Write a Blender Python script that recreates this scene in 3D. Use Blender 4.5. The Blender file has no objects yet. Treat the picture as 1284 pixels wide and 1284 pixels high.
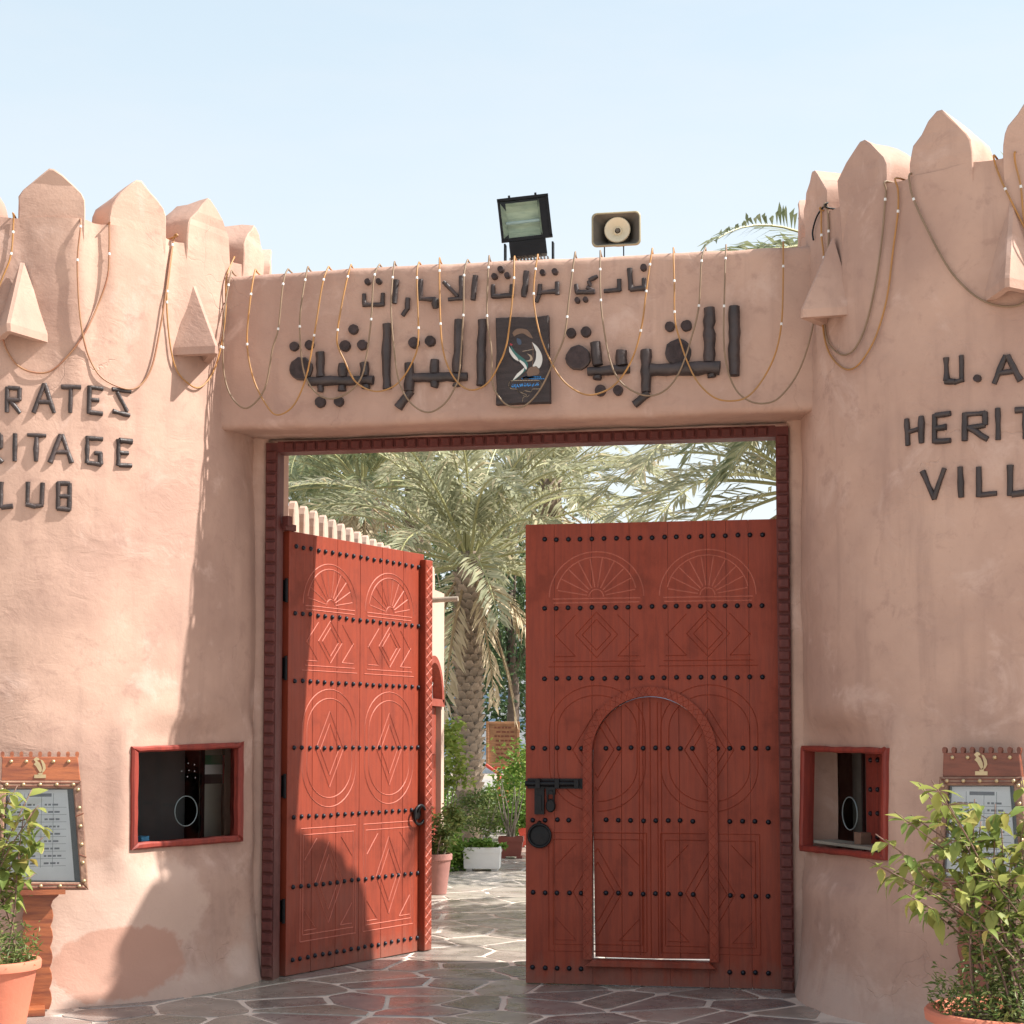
import bpy, bmesh, math, random
from mathutils import Vector, Matrix, noise
random.seed(7)
SC = bpy.context.scene
COL = SC.collection
R_ = math.radians
V = Vector
# ------------------------------------------------------------------ camera
F_PX, YAW, PITCH, CYPX = 2079.8, R_(9.985), R_(3.786), 795.3
CAM = V((1.893, -11.118, 1.62))
DIR = V((-math.sin(YAW)*math.cos(PITCH), math.cos(YAW)*math.cos(PITCH), math.sin(PITCH)))
RGT = V((math.cos(YAW), math.sin(YAW), 0))
UPV = RGT.cross(DIR)
cd = bpy.data.cameras.new('camera')
co = bpy.data.objects.new('camera', cd); COL.objects.link(co)
M = Matrix((RGT, UPV, -DIR)).transposed().to_4x4(); M.translation = CAM
co.matrix_world = M
cd.sensor_width = 36; cd.lens = F_PX/1284*36
cd.shift_y = (CYPX-642)/1284
cd.clip_end = 2000
SC.camera = co
# ------------------------------------------------------------------ light
SUN_AZ, SUN_EL = R_(6), R_(47)      # azimuth from +X towards +Y
SKY_STR, SUN_STR, EXPO = 0.119, 5.0, 0.94
w = bpy.data.worlds.new('World'); SC.world = w; w.use_nodes = True
nt = w.node_tree
sky = nt.nodes.new('ShaderNodeTexSky'); sky.sky_type = 'NISHITA'; sky.sun_disc = False
sky.sun_elevation = SUN_EL; sky.sun_rotation = R_(90)-SUN_AZ
sky.air_density = 1.0; sky.dust_density = 4.0; sky.ozone_density = 1.5; sky.altitude = 0
hz = nt.nodes.new('ShaderNodeMix'); hz.data_type = 'RGBA'; hz.inputs[0].default_value = .76      # milky desert haze, thinned overhead to lower the fill light
tc = nt.nodes.new('ShaderNodeTexCoord'); mp = nt.nodes.new('ShaderNodeMapping'); mp.inputs['Scale'].default_value = (1, 1, 3.5)
cn = nt.nodes.new('ShaderNodeTexNoise'); cn.inputs['Scale'].default_value = 2.2; cn.inputs['Detail'].default_value = 6; cn.inputs['Roughness'].default_value = .6
cr = nt.nodes.new('ShaderNodeMapRange'); cr.inputs[1].default_value = .45; cr.inputs[2].default_value = .75; cr.inputs[3].default_value = 0; cr.inputs[4].default_value = 1.0
cm = nt.nodes.new('ShaderNodeMix'); cm.data_type = 'RGBA'; cm.inputs[6].default_value = (3.75, 4.45, 4.75, 1); cm.inputs[7].default_value = (4.5, 4.7, 4.7, 1)
sx = nt.nodes.new('ShaderNodeSeparateXYZ'); hr = nt.nodes.new('ShaderNodeMapRange'); hr.interpolation_type = 'SMOOTHSTEP'
hr.inputs[1].default_value = .18; hr.inputs[2].default_value = .48; hm = nt.nodes.new('ShaderNodeMix'); hm.data_type = 'RGBA'; hm.inputs[6].default_value = (4.5, 4.85, 4.95, 1)   # whiter towards the horizon
hf = nt.nodes.new('ShaderNodeMapRange'); hf.inputs[1].default_value = .05; hf.inputs[2].default_value = 1; hf.inputs[3].default_value = .86; hf.inputs[4].default_value = .40   # the haze thins with height
for a_, b_ in ((tc.outputs['Generated'], mp.inputs[0]), (mp.outputs[0], cn.inputs['Vector']), (cn.outputs[0], cr.inputs[0]), (cr.outputs[0], cm.inputs[0]),
               (sky.outputs[0], hz.inputs[6]), (tc.outputs['Generated'], sx.inputs[0]), (sx.outputs[2], hr.inputs[0]), (sx.outputs[2], hf.inputs[0]), (hf.outputs[0], hz.inputs[0]), (hr.outputs[0], hm.inputs[0]), (cm.outputs[2], hm.inputs[7]), (hm.outputs[2], hz.inputs[7]), (hz.outputs[2], nt.nodes['Background'].inputs[0])): nt.links.new(a_, b_)
nt.nodes['Background'].inputs[1].default_value = SKY_STR
sl = bpy.data.lights.new('sun', 'SUN'); so = bpy.data.objects.new('sun', sl); COL.objects.link(so)
sl.energy = SUN_STR; sl.angle = R_(0.53); sl.color = (1, .965, .90)
SD = V((math.cos(SUN_AZ)*math.cos(SUN_EL), math.sin(SUN_AZ)*math.cos(SUN_EL), math.sin(SUN_EL)))
so.rotation_euler = SD.to_track_quat('Z', 'Y').to_euler(); so.location = (20, 5, 25)
SC.view_settings.view_transform = 'Standard'; SC.view_settings.look = 'None'
SC.view_settings.exposure = EXPO; SC.view_settings.gamma = 1
SC.view_settings.use_curve_mapping = False
# ------------------------------------------------------------------ measuring helpers (sight lines met with real surfaces)
def ray(x, y): return (DIR*F_PX + RGT*(x-642) - UPV*(y-CYPX)).normalized()
def on_y(x, y, Y): r = ray(x, y); return CAM + r*((Y-CAM.y)/r.y)
def on_z(x, y, Z): r = ray(x, y); return CAM + r*((Z-CAM.z)/r.z)
FWD = V((-math.sin(YAW), math.cos(YAW), 0))
def at(x, y, dep): r = ray(x, y); return CAM + r*(dep/r.dot(FWD))
def on_plane(x, y, p, n): r = ray(x, y); return CAM + r*((p-CAM).dot(n)/r.dot(n))
def project(P):
    v = P-CAM; k = v.dot(DIR)
    return 642+F_PX*v.dot(RGT)/k, CYPX-F_PX*v.dot(UPV)/k
# ------------------------------------------------------------------ object helpers
def tag(o, label=None, cat=None, group=None, kind=None):
    if label: o['label'] = label
    if cat: o['category'] = cat
    if group: o['group'] = group
    if kind: o['kind'] = kind
    return o
def empty(name, loc, label=None, cat=None, group=None, rz=0):
    o = bpy.data.objects.new(name, None); COL.objects.link(o); o.location = loc; o.rotation_euler = (0, 0, rz)
    o.empty_display_size = .1
    return tag(o, label, cat, group)
def sub_empty(name, parent):
    o = bpy.data.objects.new(name, None); COL.objects.link(o); o.parent = parent; o.empty_display_size = .05
    return o
def offs(p):
    t = V((0, 0, 0))
    while p is not None: t = t + p.location; p = p.parent
    return t
class MB:
    def __init__(s): s.v = []; s.f = []; s.m = []
    def add(s, vs, fs, mi=0):
        b = len(s.v); s.v += [V(v) for v in vs]; s.f += [tuple(b+i for i in f) for f in fs]; s.m += [mi]*len(fs); return s
    def box(s, c, d, rot=None, mi=0, ch=0):
        c = V(c); hx, hy, hz = d[0]/2, d[1]/2, d[2]/2
        vs = [V((x, y, z)) for x in (-hx, hx) for y in (-hy, hy) for z in (-hz, hz)]
        if rot is not None: vs = [rot @ v for v in vs]
        return s.add([c+v for v in vs], [(0,1,3,2),(4,6,7,5),(0,4,5,1),(2,3,7,6),(0,2,6,4),(1,5,7,3)], mi)
    def tube(s, pts, r, n=6, mi=0, cap=True):
        pts = [V(p) for p in pts]; m = len(pts)
        rs = r if isinstance(r, (list, tuple)) else [r]*m
        t0 = (pts[1]-pts[0]).normalized(); a = t0.orthogonal().normalized(); vs = []
        for i, p in enumerate(pts):
            t = (pts[min(i+1, m-1)]-pts[max(i-1, 0)])
            t = t.normalized() if t.length > 1e-9 else t0
            a = (a - t*a.dot(t)); a = a.normalized() if a.length > 1e-6 else t.orthogonal().normalized()
            b = t.cross(a)
            for k in range(n):
                g = 2*math.pi*k/n; vs.append(p+(a*math.cos(g)+b*math.sin(g))*rs[i])
        fs = [(i*n+k, i*n+(k+1) % n, (i+1)*n+(k+1) % n, (i+1)*n+k) for i in range(m-1) for k in range(n)]
        if cap: fs += [tuple(range(n-1, -1, -1)), tuple((m-1)*n+k for k in range(n))]
        return s.add(vs, fs, mi)
    def lathe(s, prof, c=(0,0,0), n=32, mi=0, rot=None):
        vs = []; c = V(c)
        for r, z in prof:
            for k in range(n):
                g = 2*math.pi*k/n; p = V((r*math.cos(g), r*math.sin(g), z)); vs.append(c+(rot @ p if rot is not None else p))
        m = len(prof)
        fs = [(i*n+k, i*n+(k+1) % n, (i+1)*n+(k+1) % n, (i+1)*n+k) for i in range(m-1) for k in range(n)]
        return s.add(vs, fs, mi)
    def prism(s, poly, o, ax, ay, n, d0, d1, mi=0, bev=0.0):
        """polygon (counter-clockwise seen from +n) in the frame o, ax, ay; extruded from d0 (back) to d1 (front) along n"""
        o = V(o); k = len(poly)
        P = lambda q, d: o+ax*q[0]+ay*q[1]+n*d
        if bev > 0:
            cx = sum(p[0] for p in poly)/k; cy = sum(p[1] for p in poly)/k; ins = []
            for i in range(k):
                a = V((poly[i-1][0], poly[i-1][1], 0)); b = V((poly[i][0], poly[i][1], 0)); c = V((poly[(i+1) % k][0], poly[(i+1) % k][1], 0))
                e1 = (b-a); e2 = (c-b)
                n1 = V((-e1.y, e1.x, 0)); n2 = V((-e2.y, e2.x, 0))
                if n1.length: n1.normalize()
                if n2.length: n2.normalize()
                m = n1+n2; q = m.length_squared
                m = m*(2/q) if q > .4 else n1
                ins.append((b.x+m.x*bev, b.y+m.y*bev))
            vs = [P(q, d0) for q in poly]+[P(q, d1-bev) for q in poly]+[P(q, d1) for q in ins]; L = 3
        else:
            vs = [P(q, d0) for q in poly]+[P(q, d1) for q in poly]; L = 2
        fs = [(l*k+i, l*k+(i+1) % k, (l+1)*k+(i+1) % k, (l+1)*k+i) for l in range(L-1) for i in range(k)]
        fs += [tuple(range(k-1, -1, -1)), tuple((L-1)*k+i for i in range(k))]
        return s.add(vs, fs, mi)
    def mesh(s, name, mat, smooth=None, off=None):
        me = bpy.data.meshes.new(name)
        vs = s.v if off is None else [v-off for v in s.v]
        me.from_pydata([tuple(v) for v in vs], [], s.f)
        for m in (mat if isinstance(mat, (list, tuple)) else [mat]): me.materials.append(m)
        if len(set(s.m)) > 1: me.polygons.foreach_set('material_index', s.m)
        if smooth is not None:
            me.polygons.foreach_set('use_smooth', [True]*len(s.f))
            if smooth < 180: me.set_sharp_from_angle(angle=R_(smooth))
        me.update(); return me
    def build(s, name, mat, parent=None, smooth=None, loc=None):
        """vertices are in world space; a child's are moved into its thing's space"""
        off = offs(parent) if parent is not None else (V(loc) if loc is not None else None)
        o = bpy.data.objects.new(name, s.mesh(name, mat, smooth, off)); COL.objects.link(o)
        if parent is not None: o.parent = parent
        elif loc is not None: o.location = loc
        return o
def put(name, me, parent, loc, rot=None, sc=None):
    """a child that shares mesh data; loc is in the parent's space"""
    o = bpy.data.objects.new(name, me); COL.objects.link(o); o.parent = parent; o.location = loc
    if rot is not None:
        if isinstance(rot, Matrix): o.rotation_mode = 'QUATERNION'; o.rotation_quaternion = rot.to_quaternion()
        else: o.rotation_euler = rot
    if sc is not None: o.scale = sc if hasattr(sc, '__len__') else (sc, sc, sc)
    return o
def frame_m(x, y, z): return Matrix((x, y, z)).transposed()
def catmull(pts, k=6):
    out = []; n = len(pts)
    for i in range(n-1):
        p0, p1, p2, p3 = pts[max(i-1, 0)], pts[i], pts[i+1], pts[min(i+2, n-1)]
        for j in range(k):
            t = j/k
            out.append(((p1*2)+(p2-p0)*t+(p0*2-p1*5+p2*4-p3)*t*t+(p1*3-p0-p2*3+p3)*t*t*t)*.5)
    out.append(pts[-1]); return out
def sstep(a, b, x): t = max(0, min(1, (x-a)/(b-a))); return t*t*(3-2*t)
# ------------------------------------------------------------------ materials
def nmat(name):
    m = bpy.data.materials.new(name); m.use_nodes = True; nt = m.node_tree
    return m, nt, nt.nodes['Principled BSDF'], nt.nodes.new, nt.links.new
def setc(nt, sock, c):
    sock.default_value = (c[0], c[1], c[2], 1)
def mixn(nt, fac, a, b, mode='MIX'):
    n = nt.nodes.new('ShaderNodeMix'); n.data_type = 'RGBA'; n.blend_type = mode
    for s, v in ((0, fac), (6, a), (7, b)):
        if hasattr(v, 'is_output'): nt.links.new(v, n.inputs[s])
        elif s == 0: n.inputs[0].default_value = v
        else: n.inputs[s].default_value = (*v, 1)
    return n.outputs[2]
def noisen(nt, vec, scale, detail=4, rough=.55, dist=0):
    n = nt.nodes.new('ShaderNodeTexNoise'); n.inputs['Scale'].default_value = scale
    n.inputs['Detail'].default_value = detail; n.inputs['Roughness'].default_value = rough; n.inputs['Distortion'].default_value = dist
    if vec is not None: nt.links.new(vec, n.inputs['Vector'])
    return n.outputs[0]
def rampn(nt, fac, a, b, ca=0.0, cb=1.0):
    n = nt.nodes.new('ShaderNodeMapRange'); n.inputs[1].default_value = a; n.inputs[2].default_value = b
    n.inputs[3].default_value = ca; n.inputs[4].default_value = cb; n.interpolation_type = 'SMOOTHSTEP'
    nt.links.new(fac, n.inputs[0]); return n.outputs[0]
def mathn(nt, op, a, b=None):
    n = nt.nodes.new('ShaderNodeMath'); n.operation = op
    for i, v in enumerate((a, b)):
        if v is None: continue
        if hasattr(v, 'is_output'): nt.links.new(v, n.inputs[i])
        else: n.inputs[i].default_value = v
    return n.outputs[0]
def scalev(nt, vec, s):
    n = nt.nodes.new('ShaderNodeMapping'); n.inputs['Scale'].default_value = s; nt.links.new(vec, n.inputs[0]); return n.outputs[0]
def bumpn(nt, h, strength, dist, prev=None):
    n = nt.nodes.new('ShaderNodeBump'); n.inputs['Strength'].default_value = strength; n.inputs['Distance'].default_value = dist
    nt.links.new(h, n.inputs['Height'])
    if prev is not None: nt.links.new(prev, n.inputs['Normal'])
    return n.outputs[0]
def worldpos(nt): return nt.nodes.new('ShaderNodeNewGeometry').outputs['Position']
def objpos(nt): return nt.nodes.new('ShaderNodeTexCoord').outputs['Object']
def simple(name, c, rough=.6, metal=0, var=.25, scale=8, bump=.15, bscale=40, spec=.5, world=False, stretch=None, c2=None, rnd=0):
    m, nt, b, N, L = nmat(name)
    p = worldpos(nt) if world else objpos(nt)
    if stretch: p = scalev(nt, p, stretch)
    f = rampn(nt, noisen(nt, p, scale, 5), .3, .7)
    c2 = c2 or tuple(x*(1-var) for x in c)
    col = mixn(nt, f, c, c2)
    if rnd:
        r = N('ShaderNodeObjectInfo').outputs['Random']
        col = mixn(nt, rampn(nt, r, 0, 1, 0, rnd), col, tuple(x*.45 for x in c))
    L(col, b.inputs['Base Color'])
    b.inputs['Roughness'].default_value = rough; b.inputs['Metallic'].default_value = metal
    b.inputs['Specular IOR Level'].default_value = spec
    if bump: L(bumpn(nt, noisen(nt, p, bscale, 4), bump, .01), b.inputs['Normal'])
    return m
def plaster(name, stains=()):
    m, nt, b, N, L = nmat(name)
    p = worldpos(nt)
    big = rampn(nt, noisen(nt, p, .9, 5, .6), .3, .7)
    col = mixn(nt, big, (.53, .348, .270), (.39, .248, .197))
    st = noisen(nt, scalev(nt, p, (5, 5, .5)), 1.6, 5, .6)            # weather streaks down the wall
    col = mixn(nt, rampn(nt, st, .48, .74, 0, .42), col, (.33, .21, .17))
    pale = noisen(nt, p, 2.3, 6, .65, .6)
    col = mixn(nt, rampn(nt, pale, .54, .72, 0, .6), col, (.60, .425, .355))
    mid = noisen(nt, p, 6.5, 6, .7, .4)
    col = mixn(nt, rampn(nt, mid, .52, .70, 0, .5), col, (.34, .21, .17))
    sp_ = N('ShaderNodeSeparateXYZ'); L(p, sp_.inputs[0])             # salts and dust crept up from the paving
    hgt = mathn(nt, 'ADD', sp_.outputs[2], mathn(nt, 'MULTIPLY', mathn(nt, 'SUBTRACT', noisen(nt, p, 2.2, 5, .6), .5), 1.1))
    col = mixn(nt, rampn(nt, hgt, .02, .42, .55, 0), col, (.56, .43, .37))
    spk = noisen(nt, p, 34, 3, .6)
    col = mixn(nt, rampn(nt, spk, .62, .8, 0, .22), col, (.30, .19, .145))
    for (c, rad, colr, amt, soft) in stains:                         # damp and salt patches with their own outline
        vd = N('ShaderNodeVectorMath'); vd.operation = 'SUBTRACT'; L(p, vd.inputs[0]); vd.inputs[1].default_value = c
        sc = scalev(nt, vd.outputs[0], (1/rad[0], 1/rad[0], 1/rad[1]))
        ln = N('ShaderNodeVectorMath'); ln.operation = 'LENGTH'; L(sc, ln.inputs[0])
        dd = mathn(nt, 'ADD', ln.outputs['Value'], mathn(nt, 'MULTIPLY', mathn(nt, 'SUBTRACT', noisen(nt, p, 2.6, 6, .6), .5), 1.3))
        col = mixn(nt, rampn(nt, dd, 1-soft, 1+.03, amt, 0), col, colr)
    L(col, b.inputs['Base Color']); b.inputs['Roughness'].default_value = .92; b.inputs['Specular IOR Level'].default_value = .15
    n0 = bumpn(nt, noisen(nt, p, 3, 4, .5), .35, .03)
    tw_ = noisen(nt, scalev(nt, p, (3, 3, 4.5)), 1.7, 6, .62, 1.6)      # trowel sweeps, in patches
    n1 = bumpn(nt, mathn(nt, 'MULTIPLY', tw_, rampn(nt, noisen(nt, p, 1.4, 3), .4, .65, .25, 1)), .5, .014, n0)
    # trowel scratches and hairline cracks
    vo = N('ShaderNodeTexVoronoi'); vo.feature = 'DISTANCE_TO_EDGE'; vo.inputs['Scale'].default_value = 1.3
    wv = N('ShaderNodeVectorMath'); wv.operation = 'ADD'
    nn = N('ShaderNodeTexNoise'); nn.inputs['Scale'].default_value = 2.5; nn.inputs['Detail'].default_value = 4; L(p, nn.inputs['Vector'])
    sc2 = N('ShaderNodeVectorMath'); sc2.operation = 'SCALE'; L(nn.outputs['Color'], sc2.inputs[0]); sc2.inputs['Scale'].default_value = .5
    L(p, wv.inputs[0]); L(sc2.outputs[0], wv.inputs[1]); L(wv.outputs[0], vo.inputs['Vector'])
    crack = rampn(nt, vo.outputs['Distance'], 0, .006)
    gate = rampn(nt, noisen(nt, p, 1.1, 3), .56, .63)
    ck = mathn(nt, 'MAXIMUM', crack, mathn(nt, 'SUBTRACT', 1.0, gate))
    n2 = bumpn(nt, ck, .5, .006, n1)
    n3 = bumpn(nt, noisen(nt, p, 60, 4, .6), .28, .005, n2)
    L(n3, b.inputs['Normal'])
    return m
def leafmat(name, c, c2, trans=.35, rough=.45, dry=None):
    m, nt, b, N, L = nmat(name)
    g = N('ShaderNodeNewGeometry'); oi = N('ShaderNodeObjectInfo')
    r = mathn(nt, 'FRACT', mathn(nt, 'ADD', g.outputs['Random Per Island'], oi.outputs['Random']))
    col = mixn(nt, rampn(nt, r, 0, 1), c, c2)
    if dry: col = mixn(nt, rampn(nt, r, .86, .97), col, dry)
    L(col, b.inputs['Base Color']); b.inputs['Roughness'].default_value = rough; b.inputs['Specular IOR Level'].default_value = .25
    t = N('ShaderNodeBsdfTranslucent'); L(col, t.inputs[0])
    mx = N('ShaderNodeMixShader'); mx.inputs[0].default_value = trans
    L(b.outputs[0], mx.inputs[1]); L(t.outputs[0], mx.inputs[2]); L(mx.outputs[0], nt.nodes['Material Output'].inputs[0])
    return m
def glassmat(name, tint=(1, 1, 1), refl=1.0):
    m, nt, b, N, L = nmat(name)
    t = N('ShaderNodeBsdfTransparent'); t.inputs[0].default_value = (*tint, 1)
    g = N('ShaderNodeBsdfGlossy'); g.inputs['Roughness'].default_value = .03
    fr = N('ShaderNodeFresnel'); fr.inputs[0].default_value = 1.5
    mx = N('ShaderNodeMixShader'); L(mathn(nt, 'MULTIPLY', fr.outputs[0], refl), mx.inputs[0])
    L(t.outputs[0], mx.inputs[1]); L(g.outputs[0], mx.inputs[2]); L(mx.outputs[0], nt.nodes['Material Output'].inputs[0])
    return m
def painted(name, c, c2, rough=.42, stretch=(10, 10, .8)):
    m, nt, b, N, L = nmat(name)
    p = objpos(nt)
    f = rampn(nt, noisen(nt, scalev(nt, p, stretch), 3, 5, .6), .35, .7)
    col = mixn(nt, f, c, c2)
    blot = noisen(nt, p, 3.2, 6, .65)
    col = mixn(nt, rampn(nt, blot, .5, .72, 0, .6), col, tuple(x*.62 for x in c2))
    wear = noisen(nt, p, 26, 5, .7)
    col = mixn(nt, rampn(nt, wear, .66, .78, 0, .6), col, (c[0]*1.12, c[1]*1.9, c[2]*2.0))
    sz = N('ShaderNodeSeparateXYZ'); L(worldpos(nt), sz.inputs[0])                # dust and scuffs kicked up along the foot
    foot = mathn(nt, 'ADD', sz.outputs[2], mathn(nt, 'MULTIPLY', mathn(nt, 'SUBTRACT', noisen(nt, scalev(nt, p, (3, 3, 1)), 4, 5, .7), .5), .5))
    col = mixn(nt, rampn(nt, foot, -.02, .22, .5, 0), col, (.20, .105, .08))
    oi = N('ShaderNodeObjectInfo').outputs['Random']
    col = mixn(nt, rampn(nt, oi, 0, 1, 0, .12), col, tuple(x*.6 for x in c))
    L(col, b.inputs['Base Color'])
    L(rampn(nt, blot, .3, .7, rough, rough+.18), b.inputs['Roughness']); b.inputs['Specular IOR Level'].default_value = .28
    n1 = bumpn(nt, noisen(nt, scalev(nt, p, (60, 60, 2)), 2.5, 4), .25, .004)
    L(bumpn(nt, noisen(nt, p, 90, 3), .12, .003, n1), b.inputs['Normal'])
    return m
CL, CR = V((-3.5, 0, 0)), V((3.5, 0, 0))
def TR(z): return 1.60+.03*(1-z/4.95)+.07*math.exp(-max(z, 0)/.25)
RIB = {}
def ribf(C, th):
    off = 6.4 if C.x < 0 else -9.6
    k = (math.degrees(th)-off)/20.0; d = abs(k-round(k))*20
    return 1-sstep(6.0, 9.0, d)
FLAT = []                                                          # flat patches of wall round the ticket windows
def tsurf(C, th, z, extra=0.0):
    n = V((math.sin(th), -math.cos(th), 0))
    q = C+n*1.6+V((0, 0, z))
    r = TR(z)+.020*noise.noise(q*.95)+.011*noise.noise(q*2.7)+.005*noise.noise(q*7)
    r += .028*ribf(C, th)*sstep(3.9, 4.8, z)-.012*sstep(4.2, 4.9, z)
    if C.x < 0:
        u = (math.degrees(th)-26.4)*.028
        r += .21*u*(1-sstep(.20, .25, abs(u)))*sstep(3.7, 4.4, z)
    for (cx, tc, hw, zc, hh) in FLAT:
        if cx == C.x:
            w_ = (1-sstep(hw+.02, hw+.10, abs(th-tc)))*(1-sstep(hh+.05, hh+.22, abs(z-zc)))
            if w_ > 0: r += (1.635*math.cos(hw)/math.cos(th-tc)-r)*w_
    return C+n*(r+extra)+V((0, 0, z)), n
def on_tower(x, y, C, extra=0.0):
    r = ray(x, y); R = 1.62; th = z = 0
    for _ in range(6):
        o = V((CAM.x-C.x, CAM.y-C.y, 0)); rh = V((r.x, r.y, 0))
        a = rh.dot(rh); b = o.dot(rh); c = o.dot(o)-R*R; D = max(b*b-a*c, 0)
        t = (-b-math.sqrt(D))/a; P = CAM+r*t
        th = math.atan2(P.x-C.x, -(P.y-C.y)); z = P.z
        Q, n = tsurf(C, th, z, extra); R = math.hypot(Q.x-C.x, Q.y-C.y)
    return P, V((math.sin(th), -math.cos(th), 0)), th, z
SP = on_tower(152, 1205, CL)[0]
SP2 = on_tower(160, 1150, CL)[0]
SP3 = on_tower(300, 1205, CL)[0]
M_PL = plaster('plaster')
M_PLL = plaster('plaster_stained', [(SP2, (.60, .42), (.60, .425, .345), .7, .22), (SP, (.46, .24), (.46, .25, .185), .8, .10), (SP3, (.22, .16), (.62, .47, .4), .6, .4)])
M_DOOR = painted('red_paint', (.265, .044, .020), (.205, .034, .017))
M_DOORL = painted('pale_red_paint', (.48, .145, .10), (.39, .105, .07))  # lighter red for the raised carved lines
M_FRAME = painted('dark_red_paint', (.135, .036, .03), (.10, .028, .024), .5)
M_WFRAME = painted('window_red_paint', (.28, .045, .03), (.19, .034, .026), .45)
M_LOG = simple('weathered_log', (.066, .044, .041), .5, 0, .45, 6, .8, 22, stretch=(1, 1, 1), c2=(.03, .021, .02), rnd=.4)
M_LOGEND = simple('log_end_grain', (.055, .036, .036), .85, 0, .5, 20, .5, 60)
M_PLAQUE = simple('dark_plaque_wood', (.05, .035, .034), .7, 0, .4, 3, .5, 30, stretch=(2, 2, 12))
M_BLACK = simple('black_iron', (.014, .014, .016), .45, .6, .4, 12, .3, 60)
M_STUD = simple('iron_stud', (.016, .017, .026), .35, .5, .3, 20, .15, 60)
M_CAMB = simple('amber_rope', (.42, .19, .045), .5, 0, .2, 8, 0, c2=(.33, .17, .06))
M_CGRY = simple('faded_rope', (.25, .165, .10), .6, 0, .2, 8, 0)
M_CRED = simple('red_brown_rope', (.30, .12, .07), .5, 0, .2, 8, 0, c2=(.33, .17, .08))
M_WHITE = simple('white_plastic', (.75, .74, .72), .4, 0, .08, 5, 0)
M_GLASS = glassmat('window_glass', (1, 1, 1), 1.0)
M_LENS = glassmat('lamp_glass', (.80, .9, .86), .9)
M_HORN = simple('horn_olive', (.33, .29, .19), .55, 0, .2, 4, .1)
M_HORNIN = simple('horn_inner', (.12, .105, .085), .7, 0, .3, 4, .1)
M_CREAM = simple('cream_plastic', (.66, .58, .42), .5, 0, .1, 4, .05)
M_DARK = simple('dark_interior', (.075, .075, .072), .8, 0, .3, 2, .05)
M_GREYW = simple('grey_interior', (.36, .35, .29), .8, 0, .25, 2, .1)
M_TERRA = simple('terracotta', (.62, .20, .12), .75, 0, .18, 3, .25, 25, c2=(.54, .18, .115), spec=.3)
M_BROWNP = simple('brown_planter', (.26, .07, .05), .6, 0, .2, 4, .1)
M_DUSTY = simple('dusty_pot', (.33, .15, .125), .75, 0, .2, 4, .2)
M_WPOT = simple('white_planter_paint', (.78, .77, .74), .6, 0, .1, 3, .1)
M_SOIL = simple('soil', (.09, .06, .04), .95, 0, .4, 30, .8, 40)
M_STEM = simple('shrub_stem', (.25, .14, .10), .7, 0, .35, 10, .2, rnd=.5)
M_STEMG = simple('grey_stem', (.34, .28, .22), .8, 0, .3, 10, .3)
M_LEAF = leafmat('shrub_leaf', (.17, .23, .055), (.34, .345, .095), .38, .5, (.42, .35, .11))
M_LEAFS = leafmat('small_leaf', (.09, .15, .04), (.20, .22, .07), .3, .45)
M_LEAFY = leafmat('yellow_green_leaf', (.20, .28, .05), (.34, .38, .09), .4)
M_HEDGE = leafmat('hedge_leaf', (.10, .20, .03), (.21, .31, .06), .35)
M_PALM = leafmat('palm_leaflet', (.26, .27, .165), (.46, .45, .30), .45, .3, (.56, .48, .32))
M_PALMG = leafmat('palm_leaflet_green', (.16, .195, .10), (.33, .345, .20), .45, .35)
M_PALMD = leafmat('dead_palm_leaflet', (.58, .48, .33), (.42, .33, .21), .25, .6)
M_RACH = simple('palm_rachis', (.34, .33, .15), .5, 0, .2, 5, 0)
M_RACHD = simple('dead_rachis', (.36, .26, .15), .7, 0, .2, 5, 0)
M_TRUNK = simple('palm_trunk', (.22, .165, .12), .9, 0, .5, 5, .8, 18, c2=(.115, .085, .062))
M_BOOT = simple('palm_boot', (.46, .37, .29), .85, 0, .5, 9, .6, 25, c2=(.27, .21, .165), rnd=.5)
M_TREEL = leafmat('tree_leaf', (.035, .07, .03), (.08, .12, .045), .25)
M_TREEL2 = leafmat('tree_leaf_light', (.10, .15, .05), (.19, .23, .09), .3)
M_BARK = simple('bark', (.14, .10, .075), .9, 0, .4, 6, .6, 20)
M_CWALL = simple('courtyard_plaster', (.46, .33, .26), .9, 0, .12, 1.5, .25, 30, world=True)
M_PAPER = simple('paper', (.80, .82, .83), .6, 0, .15, 3, 0)
M_INK = simple('printing_ink', (.16, .17, .19), .7, 0, .1, 5, 0)
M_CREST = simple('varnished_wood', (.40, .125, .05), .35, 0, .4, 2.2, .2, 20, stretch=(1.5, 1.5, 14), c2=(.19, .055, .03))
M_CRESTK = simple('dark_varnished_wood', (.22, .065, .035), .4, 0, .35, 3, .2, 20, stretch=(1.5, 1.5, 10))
M_BRASS = simple('pale_brass', (.56, .42, .24), .4, .6, .2, 10, .1)
M_CARVED = simple('carved_frame_wood', (.30, .17, .11), .6, 0, .4, 12, .5, 40, c2=(.17, .085, .06))
M_SIGNW = simple('sign_wood', (.40, .19, .09), .6, 0, .35, 3, .2, 20, stretch=(2, 2, 10))
M_SIGNR = simple('red_post_paint', (.60, .07, .04), .5, 0, .2, 5, .1)

def flatcol(name, c, rough=.6): return simple(name, c, rough, 0, .08, 6, 0)
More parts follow.
